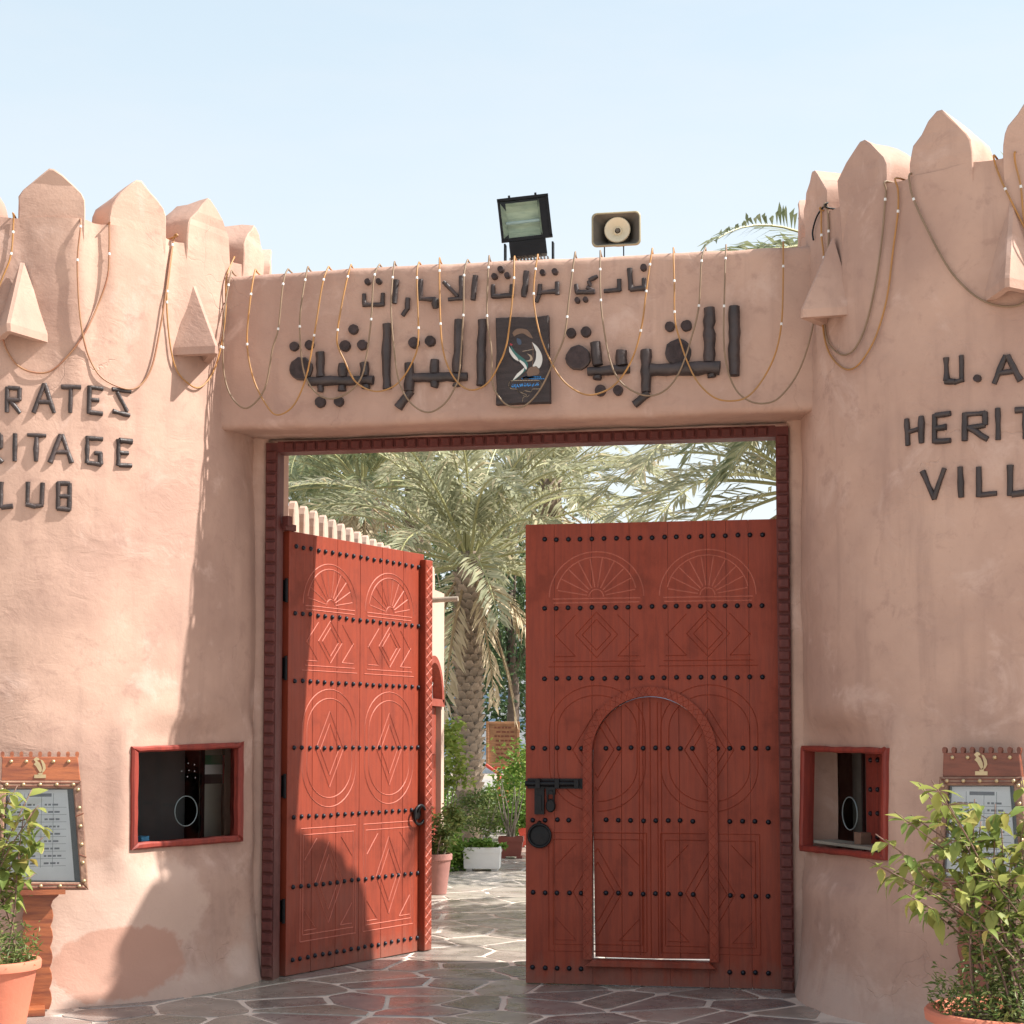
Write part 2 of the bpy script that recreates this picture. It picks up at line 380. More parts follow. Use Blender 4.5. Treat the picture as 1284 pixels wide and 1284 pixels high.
# ------------------------------------------------------------------ ground and paving
def slate(name):
    m, nt, b, N, L = nmat(name)
    p = worldpos(nt); oi = N('ShaderNodeObjectInfo').outputs['Random']
    rp = N('ShaderNodeValToRGB'); L(oi, rp.inputs[0])
    cols = [(.165, .14, .125), (.275, .24, .20), (.20, .16, .15), (.195, .185, .15), (.295, .235, .205), (.15, .13, .125), (.23, .195, .165)]
    rp.color_ramp.interpolation = 'CONSTANT'
    el = rp.color_ramp.elements
    while len(el) < len(cols): el.new(.5)
    for i, c in enumerate(cols): el[i].position = i/len(cols); el[i].color = (*c, 1)
    col = mixn(nt, rampn(nt, noisen(nt, p, 5, 6, .65), .35, .75, 0, .6), rp.outputs[0], (.34, .295, .26))
    col = mixn(nt, rampn(nt, noisen(nt, p, 2.0, 5, .6), .5, .75, 0, .5), col, (.47, .41, .36))
    sy = N('ShaderNodeSeparateXYZ'); L(p, sy.inputs[0])               # path inside lightened: dust, and its sunlit brightness put into the stone colour
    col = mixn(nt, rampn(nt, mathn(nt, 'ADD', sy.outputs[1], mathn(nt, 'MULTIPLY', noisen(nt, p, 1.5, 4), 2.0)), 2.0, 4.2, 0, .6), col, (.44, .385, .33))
    L(col, b.inputs['Base Color'])
    L(rampn(nt, noisen(nt, p, 3.1, 5, .6), .3, .7, .16, .42), b.inputs['Roughness']); b.inputs['Specular IOR Level'].default_value = .6
    n1 = bumpn(nt, noisen(nt, p, 3.5, 4), .25, .02)
    L(bumpn(nt, noisen(nt, p, 45, 5), .22, .004, n1), b.inputs['Normal'])
    return m
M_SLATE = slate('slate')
M_MORTAR = simple('mortar', (.66, .56, .48), .85, 0, .25, 3, .4, 60, world=True)
M_SAND = simple('sandy_ground', (.38, .31, .25), .95, 0, .2, .7, .5, 25, world=True)
M_YARD = simple('courtyard_stone', (.40, .36, .32), .5, 0, .35, 1.2, .4, 8, world=True, c2=(.24, .215, .20))
mb = MB(); S = 300
mb.add([(-S, -S, -.06), (S, -S, -.06), (S, S, -.06), (-S, S, -.06)], [(0, 1, 2, 3)])
tag(mb.build('ground', M_SAND), kind='structure')
mb = MB(); mb.box((0, 3.5, -.031), (17, 26, .052))
paving = tag(mb.build('paving', M_MORTAR), kind='structure')
# crazy paving: Voronoi cells of jittered seeds, one piece per stone, the joints recessed
def clip(poly, a, b, c):
    out = []
    for i in range(len(poly)):
        p, q = poly[i-1], poly[i]; dp = a*p[0]+b*p[1]-c; dq = a*q[0]+b*q[1]-c
        if (dp < 0) != (dq < 0):
            t = dp/(dp-dq); out.append((p[0]+(q[0]-p[0])*t, p[1]+(q[1]-p[1])*t))
        if dq <= 0: out.append(q)
    return out
rs = random.Random(11); seeds = {}
GX, GY = .46, .42
for i in range(-10, 11):
    for j in range(-8, 37):
        if rs.random() < .17: continue
        seeds[i, j] = ((i+.5*(j % 2)+rs.uniform(-.49, .49))*GX, (j+rs.uniform(-.49, .49))*GY)
cells = []
for (i, j), s in seeds.items():
    if abs(s[0]) > 4.3: continue
    poly = [(s[0]-1, s[1]-1), (s[0]+1, s[1]-1), (s[0]+1, s[1]+1), (s[0]-1, s[1]+1)]
    gap = rs.uniform(.007, .021)
    for di in range(-3, 4):
        for dj in range(-3, 4):
            q = seeds.get((i+di, j+dj))
            if q is None or (di == 0 and dj == 0): continue
            a, b = q[0]-s[0], q[1]-s[1]; l = math.hypot(a, b)
            poly = clip(poly, a/l, b/l, (a*(q[0]+s[0])+b*(q[1]+s[1]))/2/l-gap)
            if len(poly) < 3: break
        if len(poly) < 3: break
    if len(poly) < 3: continue
    pp = []
    for k in range(len(poly)):                                    # uneven edges
        p, q = poly[k], poly[(k+1) % len(poly)]
        d = math.hypot(q[0]-p[0], q[1]-p[1])
        if d < .03: continue
        pp.append((p[0]*.9+q[0]*.1, p[1]*.9+q[1]*.1) if d > .08 else p)
        if d > .08: pp.append((p[0]*.1+q[0]*.9, p[1]*.1+q[1]*.9))
        if d > .25:
            m = ((p[0]+q[0])/2, (p[1]+q[1])/2); e = rs.uniform(-.012, .006)
            pp.insert(-1, (m[0]+(m[0]-s[0])*e*4, m[1]+(m[1]-s[1])*e*4))
    if len(pp) < 3: continue
    cx = sum(p[0] for p in pp)/len(pp); cy = sum(p[1] for p in pp)/len(pp)
    if math.hypot(cx-3.5, cy) < 1.5 or math.hypot(cx+3.5, cy) < 1.5: continue
    u, v = project(V((cx, cy, 0)))
    vis = -60 < u < 1344 and v < 1330 and cy < 15 and not (cy > .4 and not (470 < u < 680))
    cells.append((0 if vis else 1, (cy+11), pp, (cx, cy)))
cells.sort(key=lambda c: (c[0], c[1]))
rest = MB()
for n, (nv, dd, pp, c) in enumerate(cells):
    h = rs.uniform(-.003, .002)
    if n < 290 and nv == 0:
        m = MB(); m.prism(pp, V((0, 0, 0)), V((1, 0, 0)), V((0, 1, 0)), V((0, 0, 1)), -.02, h, bev=.006)
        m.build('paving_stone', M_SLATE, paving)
    else:
        rest.prism(pp, V((0, 0, 0)), V((1, 0, 0)), V((0, 1, 0)), V((0, 0, 1)), -.02, h, bev=.006)
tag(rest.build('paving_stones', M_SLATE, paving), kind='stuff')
mb = MB(); mb.box((0, 42, -.045), (70, 51, .03))
tag(mb.build('courtyard_ground', M_YARD), kind='structure')

# ------------------------------------------------------------------ towers
def tower(C, mat, label, wins, merlons, hoods):
    root = empty('round_tower', C, label, 'tower', 'mud plastered gate towers')
    ths = set(); z0 = -.05; zs = set()
    for i in range(200): ths.add(round(-math.pi+2*math.pi*i/200, 5))
    for i in range(74): zs.add(round(z0+(4.95-z0)*i/73, 5))
    for (a, b, c, d) in wins:
        ths = {t for t in ths if min(abs(t-a), abs(t-b)) > .012} | {a, b}
        zs = {t for t in zs if min(abs(t-c), abs(t-d)) > .025} | {c, d}
    ths = sorted(ths); zs = sorted(zs); mb = MB(); n = len(ths)
    vs = []
    for z in zs:
        for t in ths:
            P, q = tsurf(C, t, z)
            if z == zs[-1]: P += V((0, 0, .02*noise.noise(P*4)))
            vs.append(P)
    nz = len(zs); fs = []
    for k in range(nz-1):
        for i in range(n):
            j = (i+1) % n; tm = (ths[i]+ths[j])/2 if j else math.pi
            zm = (zs[k]+zs[k+1])/2
            if any(a < tm < b and c < zm < d for (a, b, c, d) in wins): continue
            fs.append((k*n+i, k*n+j, (k+1)*n+j, (k+1)*n+i))
    base = len(vs)                                                # parapet top, inner face and roof
    for r, z in ((1.30, 4.95), (1.28, 4.3), (.0, 4.3)):
        for t in ths: vs.append(C+V((math.sin(t)*r, -math.cos(t)*r, z)))
    rows = [(nz-1)*n, base, base+n, base+2*n]
    for a, b in zip(rows, rows[1:]):
        for i in range(n): j = (i+1) % n; fs.append((a+i, a+j, b+j, b+i))
    mb.add(vs, fs); mb.build('wall', mat, root, smooth=50)
    for deg in merlons:
        th = R_(deg); rr = random.Random(int(deg*10))
        hw = .20*rr.uniform(.96, 1.04); top = 5.28+rr.uniform(-.015, .02)
        n_ = V((math.sin(th), -math.cos(th), 0)); s_ = V((math.cos(th), math.sin(th), 0))
        tw = .21 if (C.x < 0 and abs(deg-26.4) < 1) else rr.uniform(-.05, .05)        # one merlon was moulded askew
        dt = top-5.28
        prof = [(-hw, 4.60), (-hw*1.0, 4.9), (-hw*.995, 5.02), (-hw*.97, 5.085), (-hw*.86, 5.13), (-hw*.62, 5.182+dt*.4), (-hw*.34, 5.235+dt*.7), (-.016, top-.004), (.016, top-.004),
                (hw*.35, 5.235+dt*.7), (hw*.64, 5.178+dt*.4), (hw*.88, 5.125), (hw*.98, 5.08), (hw, 5.01), (hw, 4.9), (hw, 4.60)]
        m = MB(); L = []
        for (r, ins) in ((1.614, .968), (1.608, .995), (1.53, 1.0), (1.42, 1.0), (1.32, 1.0), (1.298, .97), (1.285, .9)):
            row = []
            for (x, z) in prof:
                zc = 4.9; x2 = x*ins; z2 = zc+(z-zc)*(ins if z > zc else 1)
                rib = .0
                if z2 < 4.8: rib = -.03*(4.8-z2)/.2 if r > 1.5 else 0
                P = C+n_*(math.sqrt(max((r+rib)**2-x2*x2*.6, .01))+tw*x2)+s_*x2+V((0, 0, z2))
                P += V((noise.noise(P*6+V((5, 0, 0))), noise.noise(P*6+V((0, 9, 0))), noise.noise(P*6)))*.015+V((noise.noise(P*19+V((5, 0, 0))), 0, noise.noise(P*19)))*.009
                row.append(P)
            L.append(row)
        k = len(prof); vv = [p for row in L for p in row]
        ff = [(a*k+i, (a+1)*k+i, (a+1)*k+i+1, a*k+i+1) for a in range(len(L)-1) for i in range(k-1)]
        m.add(vv, ff)
        for row, flip in ((L[0], 0), (L[-1], 1)):                # faces laddered left to right
            for i in range(k//2-1):
                q = [row[i], row[i+1], row[k-2-i], row[k-1-i]]
                m.add(q, [(0, 1, 2, 3) if flip else (3, 2, 1, 0)])
        m.build('merlon', mat, root, smooth=32)
    for (th, zb, hw, dep, hh, tw) in hoods:                        # three-cornered drip hoods, hollow underneath
        n_ = V((math.sin(th), -math.cos(th), 0)); s_ = V((math.cos(th), math.sin(th), 0)); up = V((0, 0, 1))
        B = C+n_*1.58+up*zb; m = MB()
        def tet(sc, ht, lift):
            # base: left, right (on the wall) and the tip, cut square to a narrow front edge
            return [B-s_*hw*sc+up*lift, B+n_*dep*sc+s_*(tw-.012*sc)+up*lift, B+n_*dep*sc+s_*(tw+.012*sc)+up*lift, B+s_*hw*sc+up*lift], B+up*ht+n_*.035+s_*tw*.15
        o_, A = tet(1, hh, 0); i_, A2 = tet(.66, hh*.36, -.0)
        e = V((0, 0, .05))
        vs = o_+[q+e for q in o_]+[A-s_*.012, A+s_*.012]+i_+[A2]
        fs = [(0, 1, 5, 4), (1, 2, 6, 5), (2, 3, 7, 6), (4, 5, 8), (5, 6, 9, 8), (6, 7, 9),
              (0, 10, 11, 1), (1, 11, 12, 2), (2, 12, 13, 3), (10, 14, 11), (11, 14, 12), (12, 14, 13)]
        m.add([v+V((noise.noise(v*5), noise.noise(v*5+V((3, 1, 0))), noise.noise(v*5+V((7, 0, 2)))))*.008 for v in vs], fs)
        m.build('drip_hood', mat, root)
    return root
# ticket window openings
def corners(C, pts): return [on_tower(x, y, C) for x, y in pts]
WL = corners(CL, [(165, 936), (305, 931), (304, 1055), (164, 1066)])
WR = corners(CR, [(1006, 935), (1113, 938), (1111, 1079), (1004, 1067)])
def opening(Wc):
    t = [c[2] for c in Wc]; z = [c[3] for c in Wc]
    return (min(t)+.028, max(t)-.028, min(z)+.03, max(z)-.03)
OL, OR_ = opening(WL), opening(WR)
for C_, o_ in ((CL, OL), (CR, OR_)): FLAT.append((C_.x, (o_[0]+o_[1])/2, (o_[1]-o_[0])/2+.028, (o_[2]+o_[3])/2, (o_[3]-o_[2])/2+.03))
WL = corners(CL, [(165, 936), (305, 931), (304, 1055), (164, 1066)])
WR = corners(CR, [(1006, 935), (1113, 938), (1111, 1079), (1004, 1067)])
hl1, hl2 = on_tower(40, 425, CL), on_tower(243, 447, CL)
hr1, hr2 = on_tower(1052, 400, CR), on_tower(1276, 372, CR)
T_L = tower(CL, M_PLL, 'left round mud plastered tower, the lower sunlit one with the HERITAGE CLUB lettering', [OL], [6.4+20*k for k in range(-1, 6)],
            [(R_(20.5), hl1[3]-.02, .17, .26, .50, -.05), (R_(61.5), hl2[3]-.02, .17, .26, .50, .0)])
T_R = tower(CR, M_PL, 'right round mud plastered tower in shade with the VILLAGE lettering', [OR_], [-9.6+20*k for k in range(-4, 3)],
            [(R_(-60), hr1[3]+.0, .17, .26, .52, .0), (R_(-15), hr2[3]+.0, .17, .27, .54, .0)])
# ------------------------------------------------------------------ beam across the gate
BX, BY0, BY1, BZ0, BZ1 = 2.12, -.50, .50, 3.74, 4.82
beam = empty('gate_beam', (0, 0, BZ0), 'long pink plastered beam bridging the two towers above the gate', 'beam')
mb = MB()
prof = []
def seg(a, b, n):
    for i in range(n): t = i/n; prof.append((a[0]+(b[0]-a[0])*t, a[1]+(b[1]-a[1])*t))
r_ = .035
seg((BY0+r_, BZ0+.0), (BY0+.010, BZ0+.012), 1); seg((BY0+.010, BZ0+.012), (BY0, BZ0+r_), 1)
seg((BY0, BZ0+r_), (BY0+.012, BZ1-r_), 26); seg((BY0+.012, BZ1-r_), (BY0+.024, BZ1-.010), 1); seg((BY0+.024, BZ1-.010), (BY0+.05, BZ1), 1)
seg((BY0+.05, BZ1), (BY1-r_, BZ1), 8); seg((BY1-r_, BZ1), (BY1, BZ1-r_), 2); seg((BY1, BZ1-r_), (BY1, BZ0+r_+.05), 8)
seg((BY1, BZ0+.05+r_), (BY1-r_, BZ0+.05), 2); seg((BY1-r_, BZ0+.05), (BY0+r_, BZ0), 10)
nx = 110; k = len(prof); vs = []
for i in range(nx+1):
    x = -BX+2*BX*i/nx
    for (y, z) in prof:
        P = V((x, y, z))
        P += V((0, .016*noise.noise(P*1.3)+.006*noise.noise(P*4), .016*noise.noise(P*1.1+V((9, 0, 0)))+.008*noise.noise(P*5+V((4, 0, 0)))))
        vs.append(P)
mb.add(vs, [(i*k+j, (i+1)*k+j, (i+1)*k+(j+1) % k, i*k+(j+1) % k) for i in range(nx) for j in range(k)])
mb.build('beam_body', M_PL, beam, smooth=50)
for sx in (-1, 1):                                                 # plaster piers between the towers and the frame
    m = MB(); vs = []; nz = 40
    for i in range(nz+1):
        z = -.03+(BZ0+.03+.05)*i/nz
        for (x, y) in ((1.80, .44), (1.80, -.02), (1.84, -.045), (1.90, -.05), (2.1, -.02)):
            P = V((sx*x, y, z)); P += V((.008*noise.noise(P*3), .012*noise.noise(P*2.5+V((3, 3, 3))), 0))*(1 if x > 1.81 else .0); vs.append(P)
    f = [(i*5+j, (i+1)*5+j, (i+1)*5+j+1, i*5+j+1) for i in range(nz) for j in range(4)]
    m.add(vs, f if sx > 0 else [tuple(reversed(q)) for q in f]); m.build('pier', M_PL, beam, smooth=60)
# ------------------------------------------------------------------ wooden gate frame with carved dentil blocks
gf = empty('gate_surround', (0, 0, 0), 'dark red wooden frame lining the gate opening, carved with small blocks', 'gate frame')
def beveled(c, d, bev=.004):
    m = MB(); c = V(c)
    p = [(-d[0]/2, -d[2]/2), (d[0]/2, -d[2]/2), (d[0]/2, d[2]/2), (-d[0]/2, d[2]/2)]
    m.prism(p, c+V((0, d[1]/2, 0)), V((1, 0, 0)), V((0, 0, 1)), V((0, -1, 0)), 0, d[1], bev=bev); return m
for sx in (-1, 1):
    m = MB(); m.box((sx*1.7675, .0225, 1.865), (.085, .145, 3.73)); m.build('jamb', M_FRAME, gf)
m = MB(); m.box((0, .0225, 3.70), (3.449, .145, .076)); m.build('lintel', M_FRAME, gf)
blk = beveled((0, 0, 0), (.072, .022, .062), .008).mesh('carved_block', M_FRAME)
for sx in (-1, 1):
    for i in range(46): put('carved_block', blk, gf, (sx*1.768, -.062, .05+i*.0797), (0, 0, R_(random.uniform(-1.5, 1.5))))
blk2 = beveled((0, 0, 0), (.062, .022, .055), .008).mesh('carved_block', M_FRAME)
for i in range(42): put('carved_block', blk2, gf, (-1.64+i*.08, -.062, 3.698))
# ------------------------------------------------------------------ gate leaves
LW, LH, LB, LT = 1.72, 3.13, .005, .07
studm = MB().lathe([(.0175, 0), (.0165, .007), (.012, .014), (.005, .018), (.0005, .0185)], n=10).mesh('stud', M_STUD, smooth=60)
def strip(mb, pts, w=.008, h=.0042, lift=0.0):
    """raised carved line on a leaf face; pts are (x, z), the face looks along -Y"""
    for (a, b) in zip(pts, pts[1:]):
        a = V((a[0], 0, a[1])); b = V((b[0], 0, b[1])); d = b-a
        if d.length < 1e-5: continue
        d.normalize(); s = V((-d.z, 0, d.x))*w/2; y = V((0, -lift, 0)); t = V((0, -h-lift, 0))
        mb.add([a-s+y, a+s+y, b+s+y, b-s+y, a+t, b+t], [(0, 3, 5, 4), (1, 4, 5, 2), (0, 4, 1), (3, 2, 5)])
# stud rows, heights measured on the closed leaf
RZ = [on_y(668, y, .10).z for y in (677, 763, 851, 938, 1028, 1119, 1213)]
def pattern():
    """the carved design of a leaf as poly-lines in (x, z), x from the hinge side"""
    out = []
    for cx in (.285*LW, .725*LW):
        hw = .175*LW
        zb = RZ[1]+.075; ztop = RZ[0]-.09; hr = (ztop-zb)
        arc = lambda rx, rz, a0, a1, n, zc: [(cx+rx*math.cos(R_(a0+(a1-a0)*i/n)), zc+rz*math.sin(R_(a0+(a1-a0)*i/n))) for i in range(n+1)]
        out.append(('sunburst', arc(hw*1.08, hr, 0, 180, 26, zb))); out.append(('sunburst', arc(hw*.92, hr*.88, 12, 168, 22, zb)))
        out.append(('sunburst', arc(.05, .05, 0, 180, 10, zb)))
        for i in range(10):
            g = R_(10+160*i/9); c, s = math.cos(g), math.sin(g)
            out.append(('sunburst', [(cx+.065*c, zb+.065*s), (cx+hw*.9*c, zb+hr*.86*s)]))
        out.append(('sunburst', [(cx-hw, zb-.012), (cx+hw, zb-.012)])); out.append(('sunburst', [(cx-hw*.98, zb-.04), (cx+hw*.98, zb-.04)]))
        def dia(z0, z1, h):
            zc = (z0+z1)/2
            for k in (1, .68): out.append(('diamond', [(cx, z0+(zc-z0)*(1-k)), (cx+h*k, zc), (cx, z1-(z1-zc)*(1-k)), (cx-h*k, zc), (cx, z0+(zc-z0)*(1-k))]))
        def tri(z0, z1):
            for s in (-1, 1):
                out.append(('diamond', [(cx+s*hw*.95, z0+.17), (cx+s*hw*.48, z0+.02), (cx+s*hw*.95, z0+.02)]))
                out.append(('diamond', [(cx+s*hw*.95, z1-.17), (cx+s*hw*.48, z1-.02)]))
        z0, z1 = RZ[2]+.13, RZ[1]-.03
        dia(z0+.01, z1, hw*.48); tri(z0, z1)
        for dz, k in ((.0, 1), (-.035, 1.1)): out.append(('diamond', [(cx-hw*k, z0-.015+dz), (cx+hw*k, z0-.015+dz)]))
        # long oval with a tall diamond
        z0, z1 = RZ[4]+.10, RZ[2]-.09; zc0, zc1 = z0+.26, z1-.26
        for k in (1.08, .90):
            o = arc(hw*k, .26*k+.02*(k > 1), 0, 180, 20, zc1)+[(cx-hw*k, zc0)]+arc(hw*k, .26*k+.02*(k > 1), 180, 360, 20, zc0)+[(cx+hw*k, zc1)]
            out.append(('oval', o))
        dia(z0+.10, z1-.12, hw*.55)
        # lower panel
        z0, z1 = RZ[6]+.16, RZ[4]-.13
        for dz, k in ((0, 1), (.045, 1.1)):
            out.append(('panel', [(cx-hw*k, z1+dz), (cx+hw*k, z1+dz)])); out.append(('panel', [(cx-hw*k, z0-dz), (cx+hw*k, z0-dz)]))
            for s in (-1, 1): out.append(('panel', [(cx+s*hw*k, z0-dz), (cx+s*hw*k, z1+dz)]))
        dia(z0+.06, z1-.06, hw*.55); tri(z0+.01, z1-.01)
    return out
PAT = pattern()
NAMES = {'sunburst': 'sunburst_carving', 'diamond': 'diamond_carving', 'oval': 'oval_carving', 'panel': 'panel_carving'}
RING = []
def ring_pts(c, r, n, ax, ay): return [c+ax*(r*math.cos(2*math.pi*i/n))+ay*(r*math.sin(2*math.pi*i/n)) for i in range(n+1)]
# left leaf: modelled closed at its hinge, then swung inward
lh = (-1.690, .124)
ll = empty('gate_leaf', (lh[0], lh[1], LB), 'sunlit red gate leaf swung open on the left, studded and carved', 'gate leaf', 'studded red gate leaves', R_(69.3))
def local_build(mb, name, mat, parent, smooth=None):
    o = bpy.data.objects.new(name, mb.mesh(name, mat, smooth)); COL.objects.link(o); o.parent = parent; return o
H = LH-LB
nb = 6
for i in range(nb):
    a, b = LW*i/nb, LW*(i+1)/nb
    m = MB(); m.prism([(a+.0014, 0), (b-.0014, 0), (b-.0014, H), (a+.0014, H)], V((0, LT, 0)), V((1, 0, 0)), V((0, 0, 1)), V((0, -1, 0)), 0, LT, bev=.002)
    local_build(m, 'plank', M_DOOR, ll)
for key, nm in NAMES.items():
    m = MB()
    for kk, pts in PAT:
        if kk == key: strip(m, [(x, z-LB) for x, z in pts], .009 if key == 'sunburst' else .008)
    tag(local_build(m, nm, M_DOORL, ll), kind='stuff')
for z in RZ:
    for i in range(19): put('stud', studm, ll, (.075+i*(LW-.16)/18+random.uniform(-.004, .004), 0, z-LB+random.uniform(-.003, .003)), (R_(90), 0, 0))
m = MB(); m.prism([(0, .0), (.10, .0), (.10, H-.05), (0, H-.05)], V((LW-.055, LT, 0)), V((1, 0, 0)), V((0, 0, 1)), V((0, -1, 0)), 0, LT+.055, bev=.006)
ast = local_build(m, 'meeting_bar', M_DOOR, ll)
m = MB()
for i in range(44):
    z = .05+i*.068
    strip(m, [(LW-.045, z), (LW+.035, z+.06)], .007, .004, .0); strip(m, [(LW+.035, z), (LW-.045, z+.06)], .007, .004, .0)
m.v = [v+V((0, -.055, 0)) for v in m.v]
tag(local_build(m, 'lattice_carving', M_DOORL, ast), kind='stuff')
m = MB(); c = V((LW-.11, -.012, on_y(668, 1033, .1).z-LB))
m.lathe([(.0, .012), (.045, .010), (.05, 0)], c=c, n=20, rot=Matrix.Rotation(R_(90), 3, 'X'))
plate = local_build(m, 'handle_plate', M_BLACK, ll, 50)
m = MB(); m.tube(ring_pts(c+V((0, -.03, -.01)), .075, 24, V((1, 0, 0)), V((0, -.1, 1)).normalized()), .011, 8); m.tube([c, c+V((0, -.04, .065))], .012, 6)
local_build(m, 'ring', M_BLACK, plate, 60)
for z in (2.70, 2.15, 1.32, .45):
    m = MB(); m.box((.0, .045, z), (.03, .06, .15)); m.tube([(-.012, .012, z-.085), (-.012, .012, z+.085)], .011, 8); local_build(m, 'hinge', M_BLACK, ll)
m = MB(); m.box((-.02, .0, H+.02), (.12, .06, .045)); m.box((-.05, -.02, H+.06), (.05, .05, .07)); local_build(m, 'pivot_bracket', M_FRAME, ll)
# right leaf: closed, with a wicket door under a carved arch
X0, YF = .0126, .10
rl = empty('gate_leaf', (X0, YF, LB), 'closed dark red gate leaf on the right with an arched wicket door', 'gate leaf', 'studded red gate leaves')
wl = on_y(743, 1100, YF).x; wr = on_y(889, 1100, YF).x; wz0 = on_y(800, 1204, YF).z; wzt = on_y(818, 873, YF).z
wcx = (wl+wr)/2; whw = (wr-wl)/2; wr_z = whw*1.0; wzs = wzt-wr_z
def archz(x, hw=whw, top=wzt, spring=wzs):
    t = min(1, abs(x-wcx)/hw); return spring+(top-spring)*math.sqrt(max(0, 1-t*t))
def wpoly(hw, top, z0, spring, n=26):
    return [(wcx-hw, z0), (wcx+hw, z0)]+[(wcx+hw*math.cos(math.pi*i/n), spring+(top-spring)*math.sin(math.pi*i/n)) for i in range(n+1)]
O = V((0, YF, 0)); AX, AZ, NF = V((1, 0, 0)), V((0, 0, 1)), V((0, -1, 0))
xs = [X0, X0+.20, wl, wl+whw*.66, wl+whw*1.33, wr, wr+.13, wr+.28, X0+LW]
xs = sorted(x for x in xs if x <= X0+LW)
for a, b in zip(xs, xs[1:]):
    if b <= wl+1e-4 or a >= wr-1e-4: polys = [[(a+.001, LB), (b-.001, LB), (b-.001, LH), (a+.001, LH)]]
    else:
        n = 10; cur = [(b-.001-(b-a-.002)*i/n, 0) for i in range(n+1)]
        polys = [[(b-.001, LH), (a+.001, LH)]+[(x, archz(x)) for x, _ in reversed(cur)], [(a+.001, LB), (b-.001, LB), (b-.001, wz0), (a+.001, wz0)]]
        polys[0] = [(a+.001, LH)]+[(x, archz(x)) for x, _ in reversed(cur)]+[(b-.001, LH)]
    for p in polys: m = MB(); m.prism(p, O, AX, AZ, NF, -LT, 0, bev=0); m.build('plank', M_DOOR, rl)
# the wicket itself hangs a little askew: daylight shows down its left side and under it
wk = empty('wicket_door', (0, 0, 0)); wk.parent = rl; wk.location = V((wcx, .035, wz0-LB))
wp = [(wl+.013, wz0+.012), (wcx, wz0+.008), (wr-.003, wz0+.014)]+[(wcx+(whw-.003)*math.cos(math.pi*i/26), wzs+(wzt-wzs-.003)*math.sin(math.pi*i/26)) for i in range(27)]+[(wl+.003, wz0+.9)]
YW = YF+.03
cuts = [wl-.1, wl+whw*.5, wcx, wl+whw*1.5, wr+.1]
for a, b in zip(cuts, cuts[1:]):
    p = clip(clip(wp, -1, 0, -(a+.0008)), 1, 0, b-.0008)
    m = MB(); m.prism(p, V((0, YW, 0)), AX, AZ, NF, -.05, 0, bev=.0015); m.build('plank', M_DOOR, wk)
m = MB()
for s in (-.075, -.05, 0, .05, .075): strip(m, [(wcx+s, wz0+.03), (wcx+s, wzt-.04)], .007, .004)
for kk, pts in PAT:
    pts = [(X0+x, z) for x, z in pts]; fine = []
    for a, b in zip(pts, pts[1:]):
        n = max(1, int(math.hypot(b[0]-a[0], b[1]-a[1])/.03)); fine += [((a[0]+(b[0]-a[0])*i/n, a[1]+(b[1]-a[1])*i/n), (a[0]+(b[0]-a[0])*(i+1)/n, a[1]+(b[1]-a[1])*(i+1)/n)) for i in range(n)]
    for a, b in fine:
        x, z = (a[0]+b[0])/2, (a[1]+b[1])/2
        if abs(x-wcx) < whw-.015 and wz0+.02 < z < archz(x)-.015: strip(m, [a, b], .007, .004)
m.v = [v+V((0, YW, 0)) for v in m.v]; tag(m.build('panel_carving', M_DOOR, wk), kind='stuff')
FB = .062                                                          # carved band round the wicket
for key, nm in NAMES.items():
    m = MB()
    for kk, pts in PAT:
        if kk != key: continue
        pts = [(X0+x, z) for x, z in pts]
        for a, b in zip(pts, pts[1:]):
            n = max(1, int(math.hypot(b[0]-a[0], b[1]-a[1])/.03))
            for i in range(n):
                p = (a[0]+(b[0]-a[0])*i/n, a[1]+(b[1]-a[1])*i/n); q = (a[0]+(b[0]-a[0])*(i+1)/n, a[1]+(b[1]-a[1])*(i+1)/n)
                x, z = (p[0]+q[0])/2, (p[1]+q[1])/2
                if abs(x-wcx) < whw+FB and wz0-.04 < z < archz(x, whw+FB, wzt+FB): continue
                strip(m, [p, q], .008 if key == 'sunburst' else .0065, .0032)
    m.v = [v+V((0, YF, 0)) for v in m.v]; tag(m.build(nm, M_DOOR if key != 'sunburst' else M_DOORL, rl), kind='stuff')
m = MB(); n = 30
inn = [(wl-.001, wz0)]+[(wcx-whw*math.cos(math.pi*i/n), wzs+(wzt-wzs)*math.sin(math.pi*i/n)) for i in range(n+1)]+[(wr+.001, wz0)]
out = [(wl-FB, wz0-.0)]+[(wcx-(whw+FB)*math.cos(math.pi*i/n), wzs+(wzt+FB-wzs)*math.sin(math.pi*i/n)) for i in range(n+1)]+[(wr+FB, wz0-.0)]
kk = len(inn); D = .028
vs = [V((x, YF-.0005, z)) for x, z in inn]+[V((x, YF-D, z)) for x, z in inn]+[V((x, YF-D, z)) for x, z in out]+[V((x, YF-.0005, z)) for x, z in out]
m.add(vs, [(l*kk+i, (l+1)*kk+i, (l+1)*kk+i+1, l*kk+i+1) for l in range(3) for i in range(kk-1)]+[(0, kk, 2*kk, 3*kk), (kk-1, 4*kk-1, 3*kk-1, 2*kk-1)])
arch = m.build('wicket_arch', M_DOOR, rl)
m = MB()
for i in range(len(inn)-1):
    a, b, c_, d_ = inn[i], inn[i+1], out[i], out[i+1]
    ns = max(1, int(math.hypot(b[0]-a[0], b[1]-a[1])/.07))
    for s in range(ns):
        l = lambda p, q, t: (p[0]+(q[0]-p[0])*t, p[1]+(q[1]-p[1])*t)
        p0, p1, q0, q1 = l(a, b, s/ns), l(a, b, (s+1)/ns), l(c_, d_, s/ns), l(c_, d_, (s+1)/ns)
        strip(m, [p0, q1], .004, .0016); strip(m, [q0, p1], .004, .0016)
m.v = [v+V((0, YF-D, 0)) for v in m.v]; tag(m.build('lattice_carving', M_DOOR, arch), kind='stuff')
